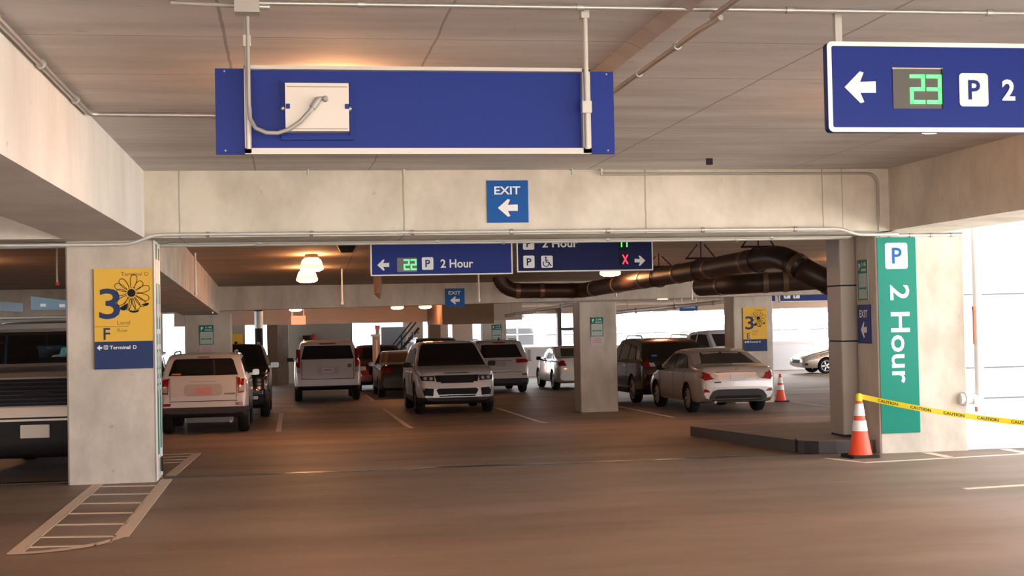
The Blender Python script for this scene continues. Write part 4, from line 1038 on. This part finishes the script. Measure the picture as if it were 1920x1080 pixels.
# 4 dark red SUV
RED = paint('dark red car paint', (.13, .012, .012), .3, .3)
c = Car('suv', 'dark red SUV far back between the white SUV and the dark sedan', 'car', 4.5, 1.85,
        [(0, .8), (.06, 1.05), (.45, 1.56), (.7, 1.63), (2.3, 1.65), (2.6, 1.6), (3.3, 1.16), (3.5, 1.08), (4.2, .98), (4.42, .8), (4.5, .6)], 1.08, (.9, 3.6), .35, RED, BLKPL, .40)
c.patch('windshield', [(-.68, 1.16), (.68, 1.16), (.55, 1.55), (-.55, 1.55)], 'front', GLASS)
c.sym('headlight', rrect(.55, .84, .78, .92, .04), 'front', CLEARL, off=.02); c.patch('grille', rrect(-.45, .45, .62, .86, .05), 'front', BLACK, off=.015)
c.both('side_window', [(.6, 1.13), (3.05, 1.13), (2.6, 1.52), (.8, 1.52)], GLASS); c.mirrors(3.0, 1.1, RED)
c.put(3.15, 49.5, -1)

# 5 dark sedan rear
DKS = paint('dark olive brown car paint', (.045, .035, .025), .4, .3)
def sedan_T(L, H, deck=1.08, ww=0.):
    return [(0, .62), (.03, .84), (.07, .98), (.13, deck - .02), (.55, deck + .02), (.75, deck + .05), (1.45, H - .06), (1.75, H - .01), (2.1, H), (2.55, H - .03), (3.45, 1.06), (3.65, .99), (L - .55, .86), (L - .2, .76), (L - .05, .64), (L, .5)]
c = Car('sedan', 'dark brown sedan with red tail light partly hidden by the front-facing SUV', 'car', 4.7, 1.80, sedan_T(4.7, 1.47), .98, (.95, 3.7), .33, DKS, BLKPL, .30)
c.patch('rear_window', [(-.60, 1.13), (.60, 1.13), (.50, 1.40), (-.50, 1.40)], 'rear', GLASS)
c.sym('tail_light', [(.50, .80), (.84, .80), (.86, .95), (.55, .96)], 'rear', REDL, off=.02)
c.plate('rear', .62); c.patch('spoiler', rrect(-.7, .7, 1.04, 1.075, .015), 'rear', DKS, off=.05)
c.both('side_window', [(1.0, 1.06), (2.0, 1.04), (2.0, 1.38), (1.5, 1.36)], GLASS); c.both('side_window', [(2.08, 1.04), (3.2, 1.03), (2.5, 1.37), (2.08, 1.38)], GLASS)
c.mirrors(3.1, 1.0, DKS); c.put(3.62, 44.0, 1)

# 6 silver luxury SUV, front
SIL = paint('warm silver car paint', (.66, .62, .62), .2, .3)
c = Car('suv', 'silver SUV with black grille facing the camera in the middle of the lot', 'car', 4.86, 1.98,
        [(0, .8), (.06, 1.10), (.5, 1.62), (.9, 1.72), (2.2, 1.78), (2.7, 1.75), (3.55, 1.24), (3.75, 1.16), (4.35, 1.09), (4.62, 1.02), (4.74, .92), (4.82, .78), (4.86, .62)], 1.14, (1.02, 3.94), .385, SIL, GREYPL, .42, front_taper=.17, rim=ALLOYD, spokes=5)
c.patch('windshield', [(-.87, 1.18), (.87, 1.18), (.71, 1.68), (.65, 1.73), (-.65, 1.73), (-.71, 1.68)], 'front', GLASS)
c.patch('roof_panel', rrect(.7, 2.5, -.52, .52, .08), 'top', mat('dark roof glass', (.03, .02, .015), .15), off=.004)
c.patch('grille', [(-.50, .80), (.50, .80), (.55, .96), (-.55, .96)], 'front', BLACK, off=.03)
c.patch('grille_mesh', [(-.40, .77), (.40, .77), (.42, .94), (-.42, .94)], 'front', BLKPL, off=.036)
c.sym('headlight', [(.55, .82), (.88, .84), (.90, .95), (.56, .955)], 'front', DARKL, off=.025)
c.sym('headlight_lens', rrect(.60, .68, .85, .925, .03), 'front', CLEARL, off=.032); c.sym('headlight_lens', rrect(.74, .82, .86, .93, .03), 'front', CLEARL, off=.032)
c.patch('lower_intake', [(-.44, .44), (.44, .44), (.52, .60), (.46, .64), (-.46, .64), (-.52, .60)], 'front', BLACK, off=.01)
c.patch('chrome_strip', [(-.46, .475), (.46, .475), (.46, .485), (-.46, .485)], 'front', CHROME, off=.014)
c.sym('side_intake', [(.60, .46), (.82, .48), (.86, .66), (.58, .64)], 'front', BLACK, off=.01)
c.sym('fog_strip', [(.62, .43), (.80, .445), (.80, .455), (.62, .44)], 'front', BLKPL, off=.014)
c.patch('skid_plate', rrect(-.50, .50, .33, .405, .03), 'front', GREYPL, off=.03)
c.both('side_window', [(.75, 1.22), (1.55, 1.21), (1.55, 1.58), (1.0, 1.56)], GLASS); c.both('side_window', [(1.62, 1.21), (2.4, 1.20), (2.4, 1.63), (1.62, 1.60)], GLASS); c.both('side_window', [(2.48, 1.20), (3.4, 1.19), (2.8, 1.60), (2.48, 1.63)], GLASS)
c.both('fender_vent', rrect(3.35, 3.42, .72, 1.0, .02), BLKPL, off=.01)
c.doors((1.58, 2.44, 3.5), .45, 1.2); c.mirrors(3.2, 1.16, BLKPL, out=.14); c.handles((1.7, 2.6), 1.0, CHROME)
c.patch('rear_window', [(-.66, 1.2), (.66, 1.2), (.55, 1.58), (-.55, 1.58)], 'rear', GLASS)
c.patch('hood_lettering', [(-.30, 1.005), (.30, 1.005), (.30, 1.02), (-.30, 1.02)], 'front', BLKPL, off=.006)
c.put(4.0, 33.85, -1)

# 7 dark SUV behind it
c = Car('suv', 'dark SUV whose black roof shows above the front-facing silver SUV', 'car', 4.9, 1.98,
        [(0, .8), (.06, 1.15), (.4, 1.74), (.7, 1.82), (2.8, 1.85), (3.05, 1.80), (3.7, 1.30), (3.9, 1.2), (4.7, 1.08), (4.85, .9), (4.9, .7)], 1.2, (1.0, 3.95), .38, BLK, BLKPL, .45)
c.patch('windshield', [(-.76, 1.3), (.76, 1.3), (.62, 1.74), (-.62, 1.74)], 'front', GLASS)
c.sym('headlight', rrect(.6, .88, .85, 1.0, .04), 'front', CLEARL, off=.02); c.patch('grille', rrect(-.5, .5, .7, 1.0, .04), 'front', BLACK, off=.015)
c.both('side_window', [(.6, 1.26), (3.5, 1.26), (3.0, 1.72), (.8, 1.72)], GLASS); c.mirrors(3.4, 1.22, BLKPL); c.rails(.7, 2.8, CHROME, .04)
c.put(5.42, 50.8, -1)

# 8 silver SUV rear
SIL2 = paint('grey silver car paint', (.46, .42, .41), .3, .3)
c = Car('suv', 'silver grey SUV seen from behind, right of the front-facing silver SUV', 'car', 4.82, 1.95,
        [(0, .76), (.03, .92), (.08, 1.08), (.14, 1.16), (.55, 1.66), (.7, 1.72), (1.1, 1.75), (2.5, 1.76), (2.85, 1.71), (3.6, 1.24), (3.8, 1.15), (4.5, 1.02), (4.72, .86), (4.82, .65)], 1.14, (1.0, 3.92), .385, SIL2, GREYPL, .50)
c.patch('rear_window', [(-.72, 1.19), (.72, 1.19), (.58, 1.62), (-.58, 1.62)], 'rear', GLASS)
c.patch('brake_light', [(-.2, 1.66), (.2, 1.66), (.2, 1.69), (-.2, 1.69)], 'rear', REDL, off=.03)
c.sym('tail_light', [(.50, 1.0), (.90, 1.02), (.92, 1.13), (.50, 1.14)], 'rear', REDL, off=.02)
c.plate('rear', .90, band=False, m=mat('dull plate', (.3, .28, .28), .5)); c.patch('chrome_strip', [(-.35, 1.08), (.35, 1.08), (.35, 1.10), (-.35, 1.10)], 'rear', CHROME, off=.02)
c.sym('reflector', rrect(.68, .84, .60, .66, .01), 'rear', REDL, off=.02); c.patch('hatch_seam', [(-.7, .70), (.7, .70), (.7, .715), (-.7, .715)], 'rear', BLACK, off=.004)
c.both('side_window', [(.7, 1.2), (1.6, 1.2), (1.6, 1.60), (.95, 1.58)], GLASS); c.both('side_window', [(1.7, 1.2), (3.4, 1.2), (2.8, 1.62), (1.7, 1.63)], GLASS)
c.mirrors(3.3, 1.18, SIL2); c.rails(.8, 2.7, GALVD, .04)
mbx = MB(); mbx.tube([(-1.9, 0, 1.76), (-1.93, 0, 1.86)], [.03, .015], 8); mbx.build('antenna', BLKPL, c.root)
c.put(6.83, 45.3, 1)

# 9 white sedan rear quarter
WH2 = paint('cream white car paint', (.62, .56, .50), .05, .35)
c = Car('sedan', 'white sedan partly hidden behind the middle column', 'car', 4.75, 1.82, sedan_T(4.75, 1.49, 1.10), 1.0, (1.0, 3.75), .34, WH2, BLKPL, .28)
c.patch('rear_window', [(-.62, 1.16), (.62, 1.16), (.52, 1.42), (-.52, 1.42)], 'rear', GLASS)
c.sym('tail_light', [(.58, .84), (.84, .84), (.86, 1.02), (.66, 1.03)], 'rear', REDL, off=.02); c.plate('rear', .66)
c.both('side_window', [(1.0, 1.08), (2.0, 1.06), (2.0, 1.40), (1.5, 1.38)], GLASS); c.both('side_window', [(2.08, 1.06), (3.2, 1.05), (2.5, 1.39), (2.08, 1.40)], GLASS)
c.doors((1.2, 2.04, 3.3), .35, 1.05); c.handles((1.3, 2.2), .92, CHROME); c.mirrors(3.1, 1.02, BLKPL); c.put(9.80, 46.3, 1)

# 10 dark brown SUV rear quarter
BRN = paint('dark brown car paint', (.045, .028, .022), .45, .25)
c = Car('suv', 'dark brown SUV with roof rails behind the silver sedan', 'car', 4.95, 1.95,
        [(0, .78), (.03, .95), (.08, 1.12), (.16, 1.20), (.60, 1.62), (.8, 1.69), (1.2, 1.73), (2.6, 1.74), (2.95, 1.69), (3.75, 1.22), (3.95, 1.13), (4.65, 1.0), (4.85, .84), (4.95, .6)], 1.12, (1.02, 3.95), .375, BRN, BLKPL, .40)
c.patch('rear_window', [(-.72, 1.22), (.72, 1.22), (.56, 1.58), (-.56, 1.58)], 'rear', GLASS)
c.patch('brake_light', [(-.2, 1.62), (.2, 1.62), (.2, 1.65), (-.2, 1.65)], 'rear', REDL, off=.03)
c.sym('tail_light', [(.52, .98), (.88, 1.0), (.90, 1.16), (.74, 1.15)], 'rear', REDL, off=.02); c.sym('reverse_lens', [(.54, 1.0), (.70, 1.0), (.72, 1.1), (.60, 1.1)], 'rear', CLEARL, off=.028)
c.patch('sticker', [(.46, 1.26), (.60, 1.26), (.60, 1.31), (.46, 1.31)], 'rear', mat('blue sticker', (.02, .2, .6), .4), off=.016)
c.sym('reflector', rrect(.70, .82, .56, .60, .01), 'rear', REDL, off=.02); c.plate('rear', .85)
c.both('side_window', [(.75, 1.18), (1.55, 1.18), (1.55, 1.58), (1.05, 1.56)], GLASS); c.both('side_window', [(1.65, 1.18), (2.55, 1.18), (2.55, 1.61), (1.65, 1.60)], GLASS); c.both('side_window', [(2.65, 1.18), (3.55, 1.17), (2.95, 1.59), (2.65, 1.61)], GLASS)
c.doors((1.6, 2.6, 3.6), .45, 1.15); c.handles((1.75, 2.75), 1.0, CHROME); c.mirrors(3.4, 1.14, BRN); c.rails(.85, 2.9, ALU, .09)
c.both('sill_trim', [(1.3, .42), (3.4, .42), (3.4, .46), (1.3, .46)], CHROME, off=.012)
c.put(10.08, 35.75, 1)

# 11 silver sedan rear quarter
CHAMP = paint('champagne silver car paint', (.48, .42, .39), .35, .26)
c = Car('sedan', 'champagne silver sedan seen from behind, left of the Row E column', 'car', 4.86, 1.86,
        [(0, .60), (.02, .80), (.05, .92), (.09, 1.02), (.14, 1.06), (.45, 1.09), (.65, 1.12), (1.35, 1.38), (1.75, 1.46), (2.2, 1.475), (2.65, 1.44), (3.55, 1.06), (3.75, .98), (4.3, .86), (4.65, .74), (4.81, .62), (4.86, .5)], .98, (1.04, 3.83), .335, CHAMP, BLKPL, .26, rear_taper=.10, tumble=.42, spokes=7)
c.patch('rear_window', [(-.68, 1.145), (.68, 1.145), (.63, 1.17), (.50, 1.39), (.44, 1.41), (-.44, 1.41), (-.50, 1.39), (-.63, 1.17)], 'rear', GLASS)
c.sym('tail_light', [(.56, .80), (.78, .77), (.89, .86), (.89, .97), (.80, .97), (.62, .90)], 'rear', REDL, off=.02); c.sym('reverse_lens', [(.42, .87), (.60, .82), (.66, .90), (.60, .93)], 'rear', CLEARL, off=.024)
c.patch('plate_recess', [(-.42, .74), (.42, .74), (.50, .84), (.44, .94), (-.44, .94), (-.50, .84)], 'rear', mat('recess silver', (.52, .47, .46), .3, .3), off=.008)
c.patch('license_plate', rrect(-.17, .17, .765, .915, .01), 'rear', PLATE, off=.02)
c.patch('chrome_strip', [(-.5, .945), (.5, .945), (.5, .96), (-.5, .96)], 'rear', CHROME, off=.016); c.patch('emblem', rrect(-.05, .05, .99, 1.03, .015), 'rear', CHROME, off=.016)
c.patch('diffuser', [(-.72, .34), (.72, .34), (.60, .52), (.48, .56), (-.48, .56), (-.60, .52)], 'rear', GREYPL, off=.012)
c.patch('diffuser_insert', [(-.60, .30), (.60, .30), (.52, .42), (-.52, .42)], 'rear', BLKPL, off=.02)
c.sym('reflector', [(.66, .50), (.82, .50), (.80, .58), (.72, .56)], 'rear', REDL, off=.02); c.patch('badge', rrect(.40, .56, .71, .735, .005), 'rear', BLKPL, off=.012)
mbx = MB(); mbx.lathe([(0.02, .03), (.035, .01), (.04, 0)], (-1.0, 0, 1.455), seg=10); mbx.build('antenna', CHROME, c.root)
c.both('side_window', [(1.05, 1.05), (1.35, 1.04), (1.5, 1.32), (1.42, 1.31)], GLASS); c.both('side_window', [(1.42, 1.04), (2.15, 1.03), (2.15, 1.385), (1.62, 1.36)], GLASS); c.both('side_window', [(2.22, 1.03), (3.3, 1.02), (2.65, 1.36), (2.22, 1.385)], GLASS)
c.both('chrome_trim', [(.98, 1.012), (3.35, 1.0), (3.35, 1.015), (.98, 1.03)], CHROME, off=.014)
c.doors((1.25, 2.18, 3.4), .35, 1.02); c.handles((1.45, 2.35), .90, CHAMP); c.mirrors(3.15, .98, BLKPL)
mbx = MB(); mbx.tube([(-2.3, .5, .27), (-2.0, .5, .27)], .035, 10); mbx.build('exhaust_pipe', GALVD, c.root)
c.put(10.10, 30.65, 1)

# 12 white pickup far behind
c = Car('pickup_truck', 'white pickup cab far back between the brown SUV roof and Row E column', 'truck', 5.4, 2.0,
        [(0, .75), (.05, 1.15), (.1, 1.28), (2.0, 1.30), (2.15, 1.70), (2.4, 1.88), (3.4, 1.92), (3.65, 1.85), (4.2, 1.36), (4.3, 1.28), (5.2, 1.12), (5.35, .9), (5.4, .7)], 1.26, (1.1, 4.5), .40, paint('plain white car paint', (.65, .64, .64), .0, .35), BLKPL, .45)
c.patch('windshield', [(-.78, 1.36), (.78, 1.36), (.68, 1.80), (-.68, 1.80)], 'front', GLASS)
c.sym('headlight', rrect(.68, .92, .85, 1.05, .04), 'front', CLEARL, off=.02); c.patch('grille', rrect(-.6, .6, .7, 1.05, .04), 'front', BLACK, off=.015)
c.both('side_window', [(3.0, 1.34), (4.0, 1.32), (3.55, 1.78), (3.0, 1.8)], GLASS); c.both('side_window', [(2.3, 1.34), (2.9, 1.34), (2.9, 1.8), (2.5, 1.76)], GLASS); c.mirrors(3.8, 1.3, BLKPL, out=.14)
c.patch('roof_panel', rrect(2.55, 3.4, -.6, .6, .08), 'top', mat('brown roof', (.12, .08, .06), .3), off=.01)
c.put(15.6, 47.5, -1)
c.root.rotation_euler.z += .25

# 13 tan sedan far right, facing left
TAN = paint('champagne tan car paint', (.42, .34, .27), .35, .3)
c = Car('sedan', 'tan sedan nose seen side-on left of the pipe chase, far right', 'car', 4.8, 1.82, sedan_T(4.8, 1.45), 1.0, (1.0, 3.8), .33, TAN, BLKPL, .24)
c.both('headlight', [(4.25, .62), (4.68, .60), (4.62, .73), (4.25, .78)], CLEARL, off=.012); c.both('turn_light', [(4.05, .66), (4.2, .64), (4.2, .76), (4.08, .78)], AMBER, off=.014)
c.patch('grille', rrect(-.4, .4, .46, .6, .04), 'front', BLACK, off=.015); c.sym('headlight', rrect(.5, .8, .58, .7, .03), 'front', CLEARL, off=.02)
c.both('fog_intake', rrect(4.58, 4.72, .38, .46, .02), BLACK, off=.01)
c.both('side_window', [(1.0, 1.06), (2.0, 1.04), (2.0, 1.38), (1.5, 1.36)], GLASS); c.both('side_window', [(2.08, 1.04), (3.2, 1.03), (2.5, 1.37), (2.08, 1.38)], GLASS)
c.doors((1.2, 2.04, 3.3), .35, 1.0); c.mirrors(3.1, 1.0, TAN)
p = atv(1507, 685, 55.6); c.root.location = (p.x + 2.4, 56.5, fz(56.5)); c.root.rotation_euler = (0, 0, math.pi)

# 15 dark SUV in the left bay, a sliver between column and compact SUV
c = Car('suv', 'dark SUV sliver with red tail light between the near left column and white SUV', 'car', 4.7, 1.9,
        [(0, .8), (.06, 1.08), (.5, 1.60), (.8, 1.68), (2.4, 1.70), (2.7, 1.65), (3.5, 1.18), (3.7, 1.1), (4.4, .98), (4.62, .8), (4.7, .6)], 1.1, (.95, 3.75), .36, BRN, BLKPL, .40)
c.patch('rear_window', [(-.7, 1.16), (.7, 1.16), (.55, 1.54), (-.55, 1.54)], 'rear', GLASS); c.sym('tail_light', [(.62, .8), (.88, .82), (.88, 1.08), (.70, 1.08)], 'rear', REDL, off=.02)
c.plate('rear', .7); c.both('side_window', [(.8, 1.14), (3.3, 1.14), (2.7, 1.56), (1.1, 1.56)], GLASS); c.mirrors(3.2, 1.1, BRN); c.rails(.7, 2.5, GALVD, .04)
c.put(-3.86, 33.6, 1)

# 14 tan work truck at far left, front
TRK = paint('tan truck paint', (.34, .27, .21), .15, .35)
c = Car('work_truck', 'tan work truck with wide dark grille behind the near left column', 'truck', 5.6, 2.02,
        [(0, .8), (.05, 1.2), (.3, 1.86), (.6, 1.93), (3.6, 1.95), (3.8, 1.90), (4.45, 1.42), (4.6, 1.34), (5.35, 1.26), (5.48, 1.20), (5.56, 1.0), (5.6, .7)], 1.3, (1.1, 4.65), .39, TRK, BLKPL, .58, front_taper=.05, tumble=.25)
c.patch('windshield', [(-.84, 1.40), (.84, 1.40), (.74, 1.82), (-.74, 1.82)], 'front', GLASS)
g = c.patch('grille', rrect(-.92, .92, .88, 1.20, .02), 'front', BLACK, off=.03)
for k in range(6): c.patch('grille_bar', [(-.9, .905 + k * .05), (.9, .905 + k * .05), (.9, .915 + k * .05), (-.9, .915 + k * .05)], 'front', GREYPL, off=.042, parent=g)
c.patch('emblem', [(-.17, 1.02), (-.11, 1.06), (.11, 1.06), (.17, 1.02), (.10, .995), (-.10, .995)], 'front', BLKPL, off=.05)
c.patch('bumper_bar', rrect(-.98, .98, .70, .865, .03), 'front', mat('satin bumper', (.42, .35, .29), .35, .5), off=.09)
c.patch('bumper_groove', [(-.97, .725), (.97, .725), (.97, .745), (-.97, .745)], 'front', BLACK, off=.094)
c.patch('lower_valance', rrect(-.95, .95, .30, .70, .03), 'front', BLKPL, off=.06)
c.patch('license_plate', rrect(-.165, .165, .50, .655, .01), 'front', mat('cream plate', (.55, .48, .38), .4), off=.10)
c.both('side_window', [(3.0, 1.38), (4.2, 1.36), (3.75, 1.80), (3.0, 1.82)], GLASS); c.mirrors(4.1, 1.32, BLKPL, out=.18)
c.patch('roof_fairing', [(-.86, 1.86), (.86, 1.86), (.80, 1.93), (-.80, 1.93)], 'front', mat('white fairing', (.70, .66, .64), .4), off=.10)
for xx in (3.3, 1.2):
    m_ = MB(); m_.tube([(xx - 2.8, -.84, 1.88), (xx - 2.8, -.86, 2.0), (xx - 2.8, .86, 2.0), (xx - 2.8, .84, 1.88)], .025, 8); m_.build('roof_rack_bar', GALVD, c.root)
c.patch('dash_bottle', rrect(.08, .16, 1.44, 1.60, .03), 'front', mat('teal bottle', (.12, .38, .42), .3), off=.014); c.patch('dash_cloth', [(-.06, 1.42), (.20, 1.42), (.14, 1.52), (0, 1.50)], 'front', mat('grey green cloth', (.25, .27, .22), .7), off=.014)
c.put(-3.03, 17.28, -1)
truck = c.root
# ladders on the rack
def ladder(x0, x1, v0, v1, z0, z1, label):
    root = empty('ladder', (0, 0, 0)); tag(root, label, 'ladder')
    bl = mat('pale blue ladder', (.16, .30, .42), .45)
    for dx in (0, .4):
        mb = MB(); mb.hexa([(x0 + dx - .0, v0, z0), (x0 + dx + .03, v0, z0), (x1 + dx + .03, v1, z1), (x1 + dx, v1, z1), (x0 + dx, v0, z0 + .12), (x0 + dx + .03, v0, z0 + .12), (x1 + dx + .03, v1, z1 + .12), (x1 + dx, v1, z1 + .12)]); mb.build('rail', bl, root)
    for k in range(9):
        t = (k + .5) / 9; x = x0 + (x1 - x0) * t; v = v0 + (v1 - v0) * t; z = z0 + (z1 - z0) * t + .05
        mb = MB(); mb.tube([(x, v, z), (x + .43, v, z)], .014, 6); mb.build('rung', ALU, root)
root = empty('toolbox_ladder', (-3.36, 18.9, 1.99)); tag(root, 'pale blue folded ladder lying across the truck roof rack', 'ladder')
bl = mat('pale blue ladder', (.16, .30, .42), .45)
for dy in (0, .36):
    mb = MB(); mb.hexa([(0, dy, .04), (1.2, dy, .04), (1.2, dy + .03, .04), (0, dy + .03, .04), (0, dy, .22), (1.2, dy, -.02 + .07), (1.2, dy + .03, .05), (0, dy + .03, .22)]); mb.build('rail', bl, root)
for k in range(3): mb = MB(); mb.tube([(.12 + .3 * k, 0, .09), (.12 + .3 * k, .39, .09)], .014, 6); mb.build('rung', ALU, root)
for x_, z_ in ((.12, .08), (.36, .07), (.48, .07), (.54, .10)): mb = MB(); mb.box(x_, x_ + .07, -.006, .0, z_, z_ + .04); mb.build('label_plate', WHITEP, root)
ladder(-4.2, -4.2, 18.0, 20.6, 2.03, 2.03, 'second pale blue ladder at the frame edge on the truck roof rack')
